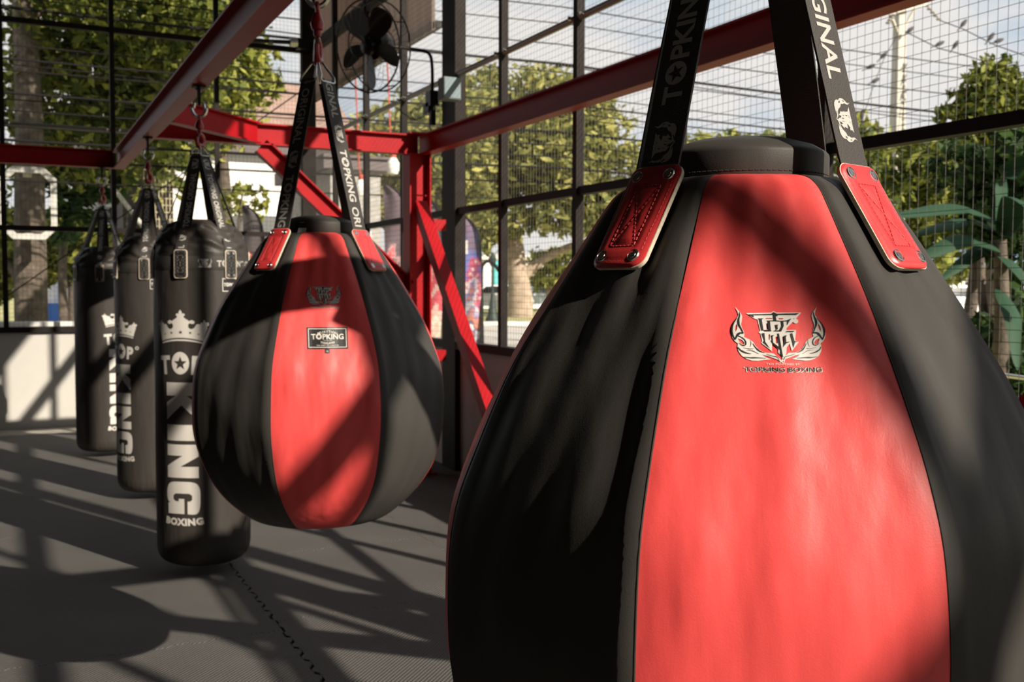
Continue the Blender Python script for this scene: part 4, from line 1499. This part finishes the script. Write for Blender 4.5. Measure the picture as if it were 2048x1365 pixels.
tree('young_tree', 'sparse light green young tree in front of the white house', 'tree', foot(480, 19),
     [trunk_to(480, 19, [(482, 520), (478, 440), (485, 390)], [.05, .04, .03, .015]), ([at(478, 450, 19), at(505, 400, 19)], [.02, .01])],
     [B(478, 410, 19, .38), B(505, 390, 19, .32), B(460, 395, 19, .25, .25, .2), B(515, 425, 19, .25), B(450, 440, 19, .25)],
     420, 0.085, LEAF_SUNNY)

# --- octagonal frame on a post
oc = at(57, 407, 13.6)
t = thing('octagonal_frame', 'tall white octagonal frame standing before the thick tree trunk', 'frame', (oc.x, oc.y, GZ))
rt = Vector((1, 0, 0))
w, h, ch, th = .345, .48, .15, .075
def octo(w, h, ch): return [(-w+ch, -h), (w-ch, -h), (w, -h+ch), (w, h-ch), (w-ch, h), (-w+ch, h), (-w, h-ch), (-w, -h+ch)]
mb = MB()
o1, o2 = octo(w, h, ch), octo(w-th, h-th, ch*.8)
V = [oc+rt*a+Vector((0, dy, b)) for dy in (-.05, .05) for P_ in (o1, o2) for a, b in P_]
Fc = []
for i in range(8):
    j = (i+1) % 8
    Fc += [(i, j, 8+j, 8+i), (16+i, 24+i, 24+j, 16+j), (i, 16+i, 16+j, j), (8+i, 8+j, 24+j, 24+i)]
mb.add(V, Fc); mb.build('ring', FRAME_WHITE, t, smooth=0)
for dz in (-.42, .42):
    mb = MB(); mb.box((oc.x, oc.y+.30, oc.z+dz), (.10, .55, .05)); mb.build('bracket', FRAME_WHITE, t, smooth=0)

# --- low white wall just outside, houses beyond
lw = MB(); lw.box((-1.0, 10.75, 0.37), (7.0, 0.14, 0.98)); tag(lw.build('boundary_wall', WHITE_PAINT, None, smooth=0), 'low white boundary wall just outside the mesh at the far left', 'wall')


def house(name, label, px0, px1, d, ztop, depth, wallm, roofm=None, eave=0.3, roof_h=0.0, extra=None, zb=GZ, cat='building'):
    a, b = at(px0, 600, d), at(px1, 600, d)
    y = (a.y+b.y)/2
    x0, x1 = a.x, b.x
    root = thing(name, label, cat, ((x0+x1)/2, y, zb))
    mb = MB(); mb.box(((x0+x1)/2, y+depth/2, (ztop+zb)/2), (x1-x0, depth, ztop-zb)); mb.build('walls', wallm, root, smooth=0)
    if roofm:
        mb = MB()
        if roof_h > 0:
            e = eave
            V = [(x0-e, y-e, ztop), (x1+e, y-e, ztop), (x1+e, y+depth+e, ztop), (x0-e, y+depth+e, ztop), (x0-e, y+depth/2, ztop+roof_h), (x1+e, y+depth/2, ztop+roof_h), (x0-e, y-e, ztop-.12), (x1+e, y-e, ztop-.12)]
            mb.add(V, [(0, 1, 5, 4), (2, 3, 4, 5), (1, 2, 5), (3, 0, 4), (0, 3, 2, 1), (6, 7, 1, 0)])
        else:
            mb.box(((x0+x1)/2, y+depth/2, ztop+0.12), (x1-x0+2*eave, depth+2*eave, 0.30))
        mb.build('roof', roofm, root, smooth=0)
    if extra: extra(root, x0, x1, y, ztop)
    return root


def zat(px, py, d): return at(px, py, d).z


def wins(spec, m):
    def go(root, x0, x1, y, zt):
        for (u0, u1, z0, z1) in spec:
            mb = MB(); a = x0+(x1-x0)*u0; b = x0+(x1-x0)*u1
            mb.box(((a+b)/2, y-.03, (z0+z1)/2), (b-a, .10, z1-z0))
            mb.build('window', m, root, smooth=0)
    return go


house('white_house', 'long white-walled house with a dark eave behind the heavy bags', 150, 605, 26, zat(300, 302, 26), 5, WHITE_PAINT, EAVE_DARK, 0.35, 0.0)
house('brown_roofed_house', 'house with a broad brown tiled roof seen above the red cross beam', 530, 700, 32, zat(600, 285, 32), 7, GREY_SLAT, ROOF_BROWN, 0.5, 2.4,
      wins([(0.10, 0.42, 1.6, 3.8), (0.55, 0.9, 1.6, 3.8)], EAVE_DARK))
house('grey_board_house', 'grey boarded house with window openings beyond the red post', 655, 770, 22, zat(700, 340, 22), 4, GREY_SLAT, EAVE_DARK, 0.2, 0.0,
      wins([(0.08, 0.30, 1.3, 2.3), (0.62, 0.78, 0.4, 2.4)], WHITE_PAINT))
house('blue_trimmed_building', 'small white building with blue trim at the far left, seen under the trees', 84, 134, 34, zat(110, 540, 34), 3, WHITE_PAINT, None,
      extra=lambda r, x0, x1, y, zt: [(lambda mb: (mb.box(((x0+x1)/2, y-.06, .25), (x1-x0+.02, .12, .75)), mb.box((x1-.17*(x1-x0), y-.05, zt/2), (.34*(x1-x0), .14, zt+.3)), mb.build('blue_band', BLUE_PAINT, r, smooth=0)))(MB())])
house('dark_shed', 'dark boarded shed behind the middle heavy bag', 246, 352, 22.5, zat(300, 325, 22.5), 2.5, SHED_DARK, EAVE_DARK, 0.08)
lp = at(318, 405, 17.6)
t = MB()
for i in range(9): t.tube([(lp.x-.24+.06*i, lp.y, lp.z-1.3), (lp.x-.24+.06*i, lp.y, lp.z+.55)], .007, 5)
for i in range(16): t.tube([(lp.x-.25, lp.y+.01, lp.z-1.25+.12*i), (lp.x+.25, lp.y+.01, lp.z-1.25+.12*i)], .007, 5)
tag(t.build('wire_trellis', LATTICE, None), 'pale wire trellis leaning before the dark shed', 'trellis')
a, b = at(228, 378, 15.5), at(285, 452, 15.5)
t = MB(); t.tube([a, b, at(350, 540, 15.5)], .035, 8)
tag(t.build('slanted_pole', POLE_CONC, None), 'pale pole slanting down behind the middle heavy bag', 'pole')

# --- awning sheet outside the right wall, behind the fan
t = thing('awning', 'brown sheet awning hung outside the mesh above and behind the fan', 'awning', (2.95, 8.4, 3.15))
mb = MB()
n = 60
V = []; Fc = []
for i in range(n+1):
    y = 7.31+3.6*i/n; dx = 0.012*sin(i*2.0)
    V += [(2.93+dx, y, 3.155), (2.93+dx, y, 4.6), (2.95+dx, y, 3.155), (2.95+dx, y, 4.6)]
for i in range(n):
    a, b = 4*i, 4*i+4
    Fc += [(a, b, b+1, a+1), (a+2, a+3, b+3, b+2), (a, a+2, b+2, b)]
mb.add(V, Fc); mb.build('sheet', SHEET, t, smooth=60)
mb = MB(); mb.box((2.985, 9.11, 3.20), (0.05, 3.6, 0.05)); mb.box((2.985, 9.11, 4.3), (0.05, 3.6, 0.05)); mb.build('rail', BLACK_STEEL, t, smooth=0)
mb = MB()
for y in (7.40, 9.0, 10.6): mb.box((2.81, y, 4.28), (0.30, 0.05, 0.05))
mb.build('bracket', BLACK_STEEL, t, smooth=0)


# --- feather flags
def feather_flag(label, px, ptop, pbot, d, wpx, m, lines, flip=1, group='printed feather flags on the verge'):
    a, b = at(px, ptop, d), at(px, pbot, d)
    H = a.z-b.z
    wd = wpx/F_PX*d
    right = Vector((RV.x, RV.y, 0)).normalized()*flip
    root = thing('feather_flag', label, 'flag', (b.x, b.y, GZ), 0, group)
    base = Vector((b.x, b.y, b.z))
    pole = [Vector((b.x, b.y, GZ)), base, base+Vector((0, 0, H*.55)), base+Vector((0, 0, H*.82))+right*wd*.18, base+Vector((0, 0, H*.95))+right*wd*.5, base+Vector((0, 0, H))+right*wd*.98] if False else [Vector((b.x, b.y, GZ)), base, base+Vector((0, 0, H*.6)), base-right*wd*.06+Vector((0, 0, H*.80)), base-right*wd*.30+Vector((0, 0, H*.93)), base-right*wd*.85+Vector((0, 0, H))]
    mb = MB(); P = smooth_loop([tuple(p) for p in pole], False, 6); mb.tube(P, .012, 6); mb.build('flag_pole', FAN_BLACK, root)
    mb = MB(); V = []; Fc = []
    n = 40
    for i in range(n+1):
        t_ = i/n
        z = base.z+H*t_
        # pole side x at this height
        xs = [(p[2], Vector(p)) for p in P if p[2] >= base.z-1e-4]
        zz = [q[0] for q in xs]
        k = min(range(len(zz)), key=lambda j: abs(zz[j]-z))
        pe = xs[k][1]
        edge_off = (pe-base).dot(right)
        lo = -wd*(0.80+0.2*t_)
        for j in range(7):
            u = edge_off+(min(lo, edge_off-0.01)-edge_off)*j/6
            p = base+right*u+Vector((0, 0, z-base.z))+FW*0.03*sin(j*1.1+t_*9)
            V.append(p)
    for i in range(n):
        for j in range(6):
            Fc.append((i*7+j, i*7+j+1, (i+1)*7+j+1, (i+1)*7+j))
    mb.add(V, Fc)
    q = len(V)
    mb.add([Vector(p)+FW*0.004 for p in V], [tuple(f[::-1]) for f in Fc])
    cl = mb.build('flag_cloth', m, root, smooth=180)
    # stripes and lettering printed on the cloth
    mb = MB()
    for (tt, uu, hh, s) in lines:
        sh = text2d(s, 0.03)
        k = min(hh*1.0, wd*0.82/width(sh))
        v, f_ = slice2d(xf(sh, k, hh, -wd*uu, 0), 0.05)
        mb.add([base+right*x+Vector((0, 0, H*tt+y))-FW*0.045 for x, y in v], f_, 0)
    if mb.v: mb.build('flag_lettering', PRINT_WHITE, cl, smooth=0)
    return root


feather_flag('blue and purple feather flag right of the black column', 962, 428, 700, 11.5, 58, FLAG_BLUE, [(.70, .88, .16, 'M')])
feather_flag('red and black feather flag behind the heavy bag with the crown print', 532, 412, 700, 15, 46, FLAG_DARK, [])
feather_flag('dark-topped red feather flag left of the red post', 822, 372, 700, 13, 56, FLAG_PINK, [])
feather_flag('pale red feather flag between the red post and the black column', 888, 388, 700, 14.5, 62, FLAG_PINK, [])

# --- jars hanging on red cords
for i, (px, py, lab) in enumerate(((786, 330, 'white jar bulb hanging on a red cord, nearer the red post'), (723, 374, 'white jar bulb hanging on a red cord behind the right strap of the second bag'))):
    c = at(px, py, 12.5)
    t = thing('hanging_bulb', lab, 'bulb', c, 0, 'white bulbs hanging on red cords')
    mb = MB(); mb.lathe([(0, -.115), (.06, -.11), (.075, -.06), (.075, .03), (.045, .075), (.03, .10), (0, .10)], 20, c); mb.build('bulb', BULB, t)
    mb = MB(); mb.tube([c+Vector((0, 0, .09)), c+Vector((-.03, 0, .25)), c+Vector((-.08, 0, 1.6))], .009, 6); mb.build('cord', CORD_RED, t)
    mb = MB(); mb.lathe([(.035, .08), (.04, .09), (.04, .13), (.015, .15), (0, .15)], 14, c); mb.build('cap', CORD_RED, t)

p1, p2 = at(786, 330, 12.5)+Vector((-.08, 0, 1.6)), at(723, 374, 12.5)+Vector((-.08, 0, 1.6))
dd_ = (p1-p2).normalized()
mb = MB(); mb.tube([p2-dd_*6, p2, p1, p1+dd_*3], .008, 6)
tag(mb.build('bulb_wire', CABLE, None), 'thin wire strung outside that carries the hanging white bulbs', 'wire')

# --- trees across the street
def far_tree(label, d, px, ground_trunk, blobs, n, m, size=.30):
    return tree('street_tree', label, 'tree', foot(px, d), ground_trunk, blobs, n, size, m, BARK_PALE, 'trees across the street')


far_tree('broad rounded street tree with a forked pale trunk, seen between the posts', 46, 1048,
         [trunk_to(1040, 46, [(1040, 590), (1035, 545), (1030, 480), (1020, 430)], [.62, .55, .46, .34, .15]), ([at(1038, 560, 46), at(1085, 520, 46), at(1150, 490, 46), at(1200, 480, 45)], [.30, .22, .16, .07]), ([at(1034, 530, 46), at(1000, 480, 46), at(960, 430, 46)], [.22, .15, .06])],
         [B(1080, 215, 46, 2.6, 2.6, 2.0), B(990, 260, 46, 2.2, 2.2, 1.9), B(1170, 270, 46, 2.2, 2.2, 1.9), B(1090, 320, 45, 3.0, 3, 2.0), B(960, 350, 45, 2.0, 2.2, 1.9), B(1220, 350, 45, 1.8, 2, 1.7), B(1130, 410, 45, 2.2, 2.2, 1.4), B(1010, 430, 45, 1.7, 1.7, 1.3), B(1190, 450, 45, 1.6, 1.6, 1.0), B(950, 460, 45, 1.0, 1.0, 1.3), B(1245, 400, 45, 1.6, 1.6, 1.3), B(960, 180, 47, 1.4)],
         15000, LEAF_STREET, .24)
far_tree('street tree with sunlit crown behind the fan and the red post', 40, 850,
         [trunk_to(850, 40, [(850, 560), (845, 450), (830, 330)], [.35, .3, .24, .1])],
         [B(850, 300, 40, 2.0), B(770, 310, 40, 1.7), B(930, 330, 40, 1.5), B(800, 250, 40, 1.2, 1.2, .9), B(880, 240, 40, 1.2, 1.2, 1.0), B(940, 250, 41, 1.3), B(700, 390, 38, 1.2), B(760, 400, 40, 1.2), B(860, 380, 40, 1.6), B(930, 400, 40, 1.3)],
         7000, LEAF_STREET, .22)
far_tree('low street tree behind the collar of the nearest bag', 52, 1500,
         [trunk_to(1500, 52, [(1500, 500), (1500, 350)], [.35, .3, .1])],
         [B(1440, 320, 52, 2.0, 2, 1.5), B(1530, 310, 52, 2.0, 2, 1.2), B(1370, 360, 52, 2.0, 2, 1.5), B(1600, 330, 52, 1.6), B(1320, 330, 52, 1.5)], 3500, LEAF_SUNNY, .28)
far_tree('sunlit street tree right of the nearest bag, behind the utility pole', 34, 1745,
         [trunk_to(1745, 34, [(1745, 560), (1740, 400)], [.30, .25, .1])],
         [B(1720, 285, 34, .9), B(1760, 330, 34, 1.2), B(1850, 350, 34, 1.4), B(1740, 400, 34, 1.3), B(1830, 430, 34, 1.3), B(1920, 400, 34, 1.2), B(1790, 500, 34, 1.0), B(1870, 530, 34, .9)], 5200, LEAF_SUNNY, .20)
far_tree('small round bush-like street tree beyond the forked trunk', 50, 1110,
         [trunk_to(1100, 50, [(1098, 590), (1092, 560)], [.16, .14, .08])], [B(1100, 540, 50, 1.5, 1.5, .9), B(1130, 520, 50, 1.2, 1.2, .8)], 1500, LEAF_SUNNY, .2)

# --- plants close outside at the right
tree('tall_garden_tree', 'tall leafy green tree top at the right edge above the black rail', 'tree', foot(1985, 11),
     [trunk_to(1985, 11, [(1990, 500), (1985, 330), (1992, 200)], [.10, .09, .07, .03]), ([at(1987, 330, 11), at(1950, 250, 11)], [.04, .02]), ([at(1988, 300, 11), at(1960, 230, 11)], [.03, .015])],
     [B(1995, 160, 11, .28, .28, .25), B(1965, 200, 11, .34), B(2020, 210, 11, .34), B(1960, 260, 11, .34), B(2020, 280, 11, .36), B(1920, 235, 11, .22), B(1900, 222, 11, .16), B(2045, 240, 11, .34), B(1930, 290, 11, .26), B(1994, 130, 11, .12)], 5200, .055, LEAF_MID, spread=.4)
tree('shady_bush', 'dark shaded bush filling the right edge below the black rail', 'bush', foot(2010, 7.2),
     [trunk_to(1978, 7.2, [(1975, 720), (1965, 600), (1960, 480)], [.035, .035, .03, .02]), trunk_to(1925, 7.6, [(1930, 700), (1945, 590), (1955, 480)], [.05, .05, .045, .03])],
     [B(2010, 350, 7.5, .30), B(1960, 400, 7.6, .28), B(2040, 430, 7.2, .26), B(1990, 470, 7.4, .24), B(2040, 520, 7.2, .2), B(1930, 340, 7.8, .25), B(1985, 700, 7.0, .26), B(1925, 690, 7.2, .22), B(2010, 760, 7.0, .3), B(1880, 700, 7.4, .2), B(2030, 590, 7.0, .2), B(2045, 700, 6.8, .3), B(2030, 690, 7.0, .28), B(2045, 620, 7.0, .2), B(1960, 780, 7.2, .3), B(2020, 800, 7.0, .3), B(1900, 740, 7.4, .25), B(2045, 320, 7.3, .25)], 7500, .058, LEAF_DEEP, spread=.3)
tree('hedge', 'mid-green hedge of mixed leaves behind the banana leaves', 'hedge', foot(1880, 13),
     None, [B(1850, 340, 13, .5), B(1790, 400, 13, .45), B(1900, 420, 13, .5), B(1850, 480, 13, .45), B(1800, 540, 13, .35), B(1870, 560, 12, .3), B(1930, 500, 13, .35), B(1730, 330, 14, .5), B(1960, 330, 13, .4)], 4200, .075, LEAF_MID, spread=.35)


def banana():
    f = foot(2000, 6.6)
    root = thing('banana_plant', 'banana plant with long broad green leaves reaching left past the nearest bag', 'plant', f)
    mb = MB(); mb.tube([f, at(2005, 640, 6.6), at(2000, 480, 6.6)], [.06, .05, .04], 12); mb.build('stem', BARK, root)
    for (x0, y0, x1, y1, x2, y2, d, w) in ((2005, 450, 1905, 412, 1785, 432, 6.6, .085), (2005, 470, 1930, 440, 1830, 468, 6.9, .07), (2003, 500, 1920, 478, 1835, 520, 6.5, .075), (2004, 520, 1960, 500, 1880, 560, 6.7, .06), (2008, 470, 2040, 400, 2075, 430, 6.3, .09), (2006, 520, 2040, 540, 2090, 610, 6.2, .09), (2004, 580, 2030, 640, 2035, 740, 6.2, .08), (2000, 470, 2015, 350, 2050, 310, 6.6, .08)):
        P = smooth_loop([tuple(at(x0, y0, 6.6)), tuple(at((x0+x1)/2, (y0+y1)/2-8, (d+6.6)/2)), tuple(at(x1, y1, d)), tuple(at(x2, y2, d-.15))], False, 6)
        n = len(P); V = []; Fc = []
        for i, p in enumerate(P):
            t_ = i/(n-1); ww = w*(sin(pi*min(1, t_*.92+.08))**.6) if 0 < t_ < 1 else .004
            a = Vector(P[max(i-1, 0)]); b = Vector(P[min(i+1, n-1)]); dr = (b-a).normalized()
            lat = dr.cross(Vector((0.25, -0.5, 0.8))).normalized(); nm = lat.cross(dr)
            for u, dz in ((-1, -.25), (-.5, -.06), (0, .0), (.5, -.06), (1, -.25)):
                V.append(Vector(p)+lat*ww*u+nm*dz*ww)
        for i in range(n-1):
            for j in range(4): Fc.append((i*5+j, i*5+j+1, (i+1)*5+j+1, (i+1)*5+j))
        mb = MB(); mb.add(V, Fc); mb.add([Vector(v)-Vector((0, 0, .004)) for v in V], [q[::-1] for q in Fc])
        mb.build('leaf_blade', LEAF_BROAD, root, smooth=180)


banana()
a, b = at(1940, 742, 5.2), at(2120, 766, 4.6)
t = MB(); t.tube([a, b], .011, 8); t.tube([at(2100, 764, 4.67), Vector((at(2100, 764, 4.67).x, at(2100, 764, 4.67).y, GZ))], .011, 8)
tag(t.build('garden_railing', STEEL, None), 'thin pale metal pipe railing outside at the right edge', 'railing')


# --- utility pole, cables and birds
PD = 19.0
pb = at(1800, 20, PD)
up_ = thing('utility_pole', 'pale concrete utility pole with a crossarm and insulators, right of the nearest bag', 'utility pole', (pb.x, pb.y, GZ))
zt = at(1806, 16, PD).z
mb = MB()
k1, k2 = .088, .125
mb.add([(pb.x+sx*k, pb.y+sy*k*.8, z) for z, k in ((GZ, k2+.03), (zt+.02, k1)) for sx, sy in ((-1, -1), (1, -1), (1, 1), (-1, 1))], [(0, 1, 5, 4), (1, 2, 6, 5), (2, 3, 7, 6), (3, 0, 4, 7), (4, 5, 6, 7)])
for i in range(16): mb.box((pb.x+.055, pb.y-.10-.0, zt-1.05-.10*i), (.05, .05, .045))
mb.build('shaft', POLE_CONC, up_, smooth=0)
arm_d = (at(1868, 8, PD+0.6)-at(1775, 30, PD)).normalized()
ac = Vector((pb.x, pb.y, zt-.06))-FW*.14
mb = MB(); mb.bar(ac-arm_d*.95, ac+arm_d*.62, .09, .10); mb.bar(ac-arm_d*.35-Vector((0, 0, .04)), Vector((pb.x, pb.y, zt-.55)), .05, .05); mb.bar(ac+arm_d*.35-Vector((0, 0, .04)), Vector((pb.x, pb.y, zt-.55)), .05, .05)
mb.build('crossarm', POLE_CONC, up_, smooth=0)
for q in (-.9, -.55, .3, .55):
    c = ac+arm_d*q
    mb = MB(); mb.lathe([(.012, .04), (.04, .06), (.045, .09), (.025, .10), (.04, .12), (.038, .15), (.015, .19), (0, .19)], 12, c); mb.build('insulator', CONCRETE, up_)
for s, q in ((1, .62), (-1, -.2)):
    c = ac+arm_d*q; mb = MB()
    e = c+Vector((.30*s, -.1, -.30))
    for i in range(5):
        p = c+(e-c)*(i/5+.1); mb.lathe([(0, -.03), (.045, -.02), (.05, .0), (.02, .02), (0, .03)], 10, p)
    mb.tube([c, e], .012, 6); mb.build('strain_insulator', CONCRETE, up_)


def cable(label, pts, r=0.011, group=None, sag=0.0):
    P = []
    for i in range(len(pts)-1):
        a, b = Vector(pts[i]), Vector(pts[i+1])
        for j in range(12):
            t_ = j/12; p = a+(b-a)*t_; p.z -= sag*4*t_*(1-t_); P.append(p)
    P.append(Vector(pts[-1]))
    mb = MB(); mb.tube(P, r, 5)
    return tag(mb.build('power_line', CABLE, None, smooth=180), label, 'cable', group)


tip = ac+arm_d*.62+Vector((.30, -.1, -.30))
cable('power line running right from the utility pole crossarm, with three birds on it', [tip, at(1926, 58, 18.5), at(1990, 90, 18.0), at(2080, 122, 17.5), at(2300, 200, 16.5)], .009)
cable('power line below the crossarm going right, with two birds on it', [at(1808, 62, PD), at(1878, 97, 18.6), at(1910, 105, 18.4), at(2060, 150, 17.5), at(2300, 225, 16.5)], .009)
cable('slack drop wire left of the utility pole, with four birds on it', [at(1800, 60, PD), at(1767, 119, 18.8), at(1748, 168, 18.6), at(1724, 240, 18.4), at(1690, 330, 18.2)], .006)
# bundle of street cables crossing the whole view beyond the mesh
CAB = 'street cables crossing beyond the mesh'
crng = random.Random(3)
ca, cb = Vector((-7.0, 13.2, 0)), Vector((21.0, 11.9, 0))
for i, (z0, z1, dy, r) in enumerate(((3.5, 3.25, 0, .022), (3.72, 3.45, .1, .014), (3.95, 3.6, 0, .012), (4.25, 3.85, .2, .018), (4.5, 4.2, 0, .012), (4.7, 4.35, .1, .016), (4.95, 4.5, .2, .010), (5.2, 4.9, 0, .010), (5.45, 5.0, .1, .024), (5.7, 5.5, .2, .012), (6.0, 5.8, 0, .010), (6.35, 6.1, .1, .012), (4.1, 4.0, .3, .010), (3.3, 3.0, .3, .016), (2.95, 2.75, .3, .012), (5.9, 4.7, .4, .010), (4.85, 3.9, .4, .010))):
    cable('dark street cable strung sideways beyond the steel mesh', [(ca.x, ca.y+dy, 1.2+(z0-1.2)*.785), ((ca.x+cb.x)/2, (ca.y+cb.y)/2+dy, 1.16+((z0+z1)/2-1.2)*.785), (cb.x, cb.y+dy, 1.2+(z1-1.2)*.785)], r*.8, CAB, sag=.1)


def bird(px, py, d, ang, label):
    c = at(px, py, d)
    root = thing('bird', label, 'bird', c, 0, 'small dark birds on the wires')
    s = .085
    ax = (RV*cos(ang)-DV*sin(ang)).normalized()
    mb = MB()
    P = [c-ax*s*1.0, c-ax*s*.55, c, c+ax*s*.5, c+ax*s*.78, c+ax*s*1.05, c+ax*s*1.25]
    mb.tube(P, [.004, .026, .040, .036, .030, .026, .006], 10)
    mb.build('body', FEATHER, root, smooth=180)
    mb = MB(); mb.bar(c-ax*s*.8, c-ax*s*1.9, .022, .006, up=-FW); mb.build('tail', FEATHER, root, smooth=0)
    mb = MB(); mb.tube([c+ax*s*1.2, c+ax*s*1.5], [.006, .001], 6); mb.build('beak', FEATHER, root)


for px, py, d, a, l in ((1766, 112, 18.8, 45, 'dark bird on the slack wire just left of the pole, second from its top'), (1740, 134, 18.7, 25, 'dark bird left of the utility pole, farthest left of the upper four'), (1749, 162, 18.6, 28, 'dark bird left of the utility pole, third down the slack wire'), (1724, 232, 18.4, 85, 'lowest dark bird, hanging by the slack wire near the tree top'), (1819, 61, PD-.2, 40, 'dark bird right beside the utility pole under the crossarm'), (1878, 88, 18.6, 25, 'dark bird on the lower wire, left one of the pair'), (1910, 91, 18.4, 55, 'dark bird on the lower wire, right one of the pair'), (1926, 48, 18.5, 50, 'dark bird on the upper right wire, nearest the crossarm'), (1981, 75, 18.0, 52, 'dark bird on the upper right wire, middle of three'), (1996, 82, 18.0, 20, 'dark bird on the upper right wire, farthest right')):
    bird(px, py, d, radians(a), l)


# --- parked cars, lamp post, shop
def car(label, px, d, m, yaw=0.0, group='cars parked across the street', L=4.1):
    f = foot(px, d, GZ+0.02)
    root = thing('parked_car', label, 'car', f, yaw, group)
    mb = MB()
    prof = [(-2.0, .35), (-2.02, .65), (-1.9, .85), (-1.0, .95), (-.55, 1.42), (.75, 1.45), (1.35, 1.0), (1.95, .9), (2.05, .6), (2.0, .3)]
    k = len(prof)
    V = [(x, -.8+.12*(z > 1.2), z) for x, z in prof]+[(x, .8-.12*(z > 1.2), z) for x, z in prof]
    mb.add(V, [(i, (i+1) % k, k+(i+1) % k, k+i) for i in range(k)]+[tuple(range(k-1, -1, -1)), tuple(range(k, 2*k))])
    mb.build('car_body', m, root, smooth=0, rel=False)
    for sy in (-1, 1):
        mb = MB()
        V = [(x, sy*(.795-.10*(z > 1.2)), z) for x, z in ((-.85, 1.0), (-.50, 1.36), (.68, 1.38), (1.08, 1.02))]
        mb.add([(x, y+.012*sy, z) for x, y, z in V], [(0, 1, 2, 3), (3, 2, 1, 0)])
        mb.build('window', GLASS_DARK, root, smooth=0, rel=False)
    for x in (-1.25, 1.25):
        for sy in (-1, 1):
            mb = MB(); mb.lathe([(.0, -.1), (.30, -.1), (.31, -.06), (.31, .06), (.30, .1), (0, .1)], 20, (x, sy*.76, .31), M=Matrix.Rotation(pi/2, 4, 'X')); mb.build('wheel', TYRE, root, rel=False)


car('white parked car across the street, right of the blue flag', 985, 54, CAR_WHITE, radians(-14))
car('white parked car beyond the right flank of the nearest bag', 1905, 40, CAR_WHITE, radians(-14))
car('silver-blue parked car at the right edge behind the plants', 2035, 48, CAR_BLUE, radians(-14))
car('silver parked car half hidden behind the forked tree trunk', 1085, 58, CAR_BLUE, radians(-14))
f = foot(985, 38)
t = thing('lamp_post', 'dark green lamp post base by the white parked car', 'lamp post', f)
mb = MB(); mb.lathe([(.28, 0), (.28, .1), (.17, .35), (.12, .7), (.07, 1.0), (.05, 1.1), (.045, 2.1)], 14, f); mb.build('shaft', LAMP_GREEN, t)
mb = MB(); mb.lathe([(.05, 2.1), (.12, 2.2), (.15, 2.4), (.05, 2.55), (0, 2.6)], 14, f); mb.build('lantern', LAMP_GREEN, t)
house('white_shop', 'white shop front with turquoise door across the street', 950, 1130, 66, zat(1000, 520, 66), 6, WHITE_PAINT, KERB, .3, 0.0,
      lambda r, x0, x1, y, zt: [(lambda mb: (mb.box((x0+(x1-x0)*.24, y-.1, 1.6), (1.1, .2, 3.2)), mb.build('door', TURQ, r, smooth=0)))(MB()), (lambda mb: (mb.box((x0+(x1-x0)*.55, y-.1, 1.5), (2.4, .2, 2.0)), mb.build('window', GREY_SLAT, r, smooth=0)))(MB())])
house('pale_shops', 'row of pale shop fronts far across the street at the right', 1840, 2200, 70, zat(1950, 555, 70), 6, WHITE_PAINT, ROOF_BROWN, .3, 0.8,
      wins([(.1, .22, .3, 1.7), (.3, .42, .3, 1.7), (.5, .62, .3, 1.7)], SHED_DARK))
mb = MB()
P = [foot(966, 20), at(963, 590, 20), at(963, 540, 20), at(972, 524, 20), at(985, 526, 20), at(1000, 545, 20)]
mb.tube(smooth_loop([tuple(p) for p in P], False, 5), .035, 8)
tag(mb.build('bent_pole', FAN_BLACK, None), 'bare bent black pole right of the blue flag', 'pole')
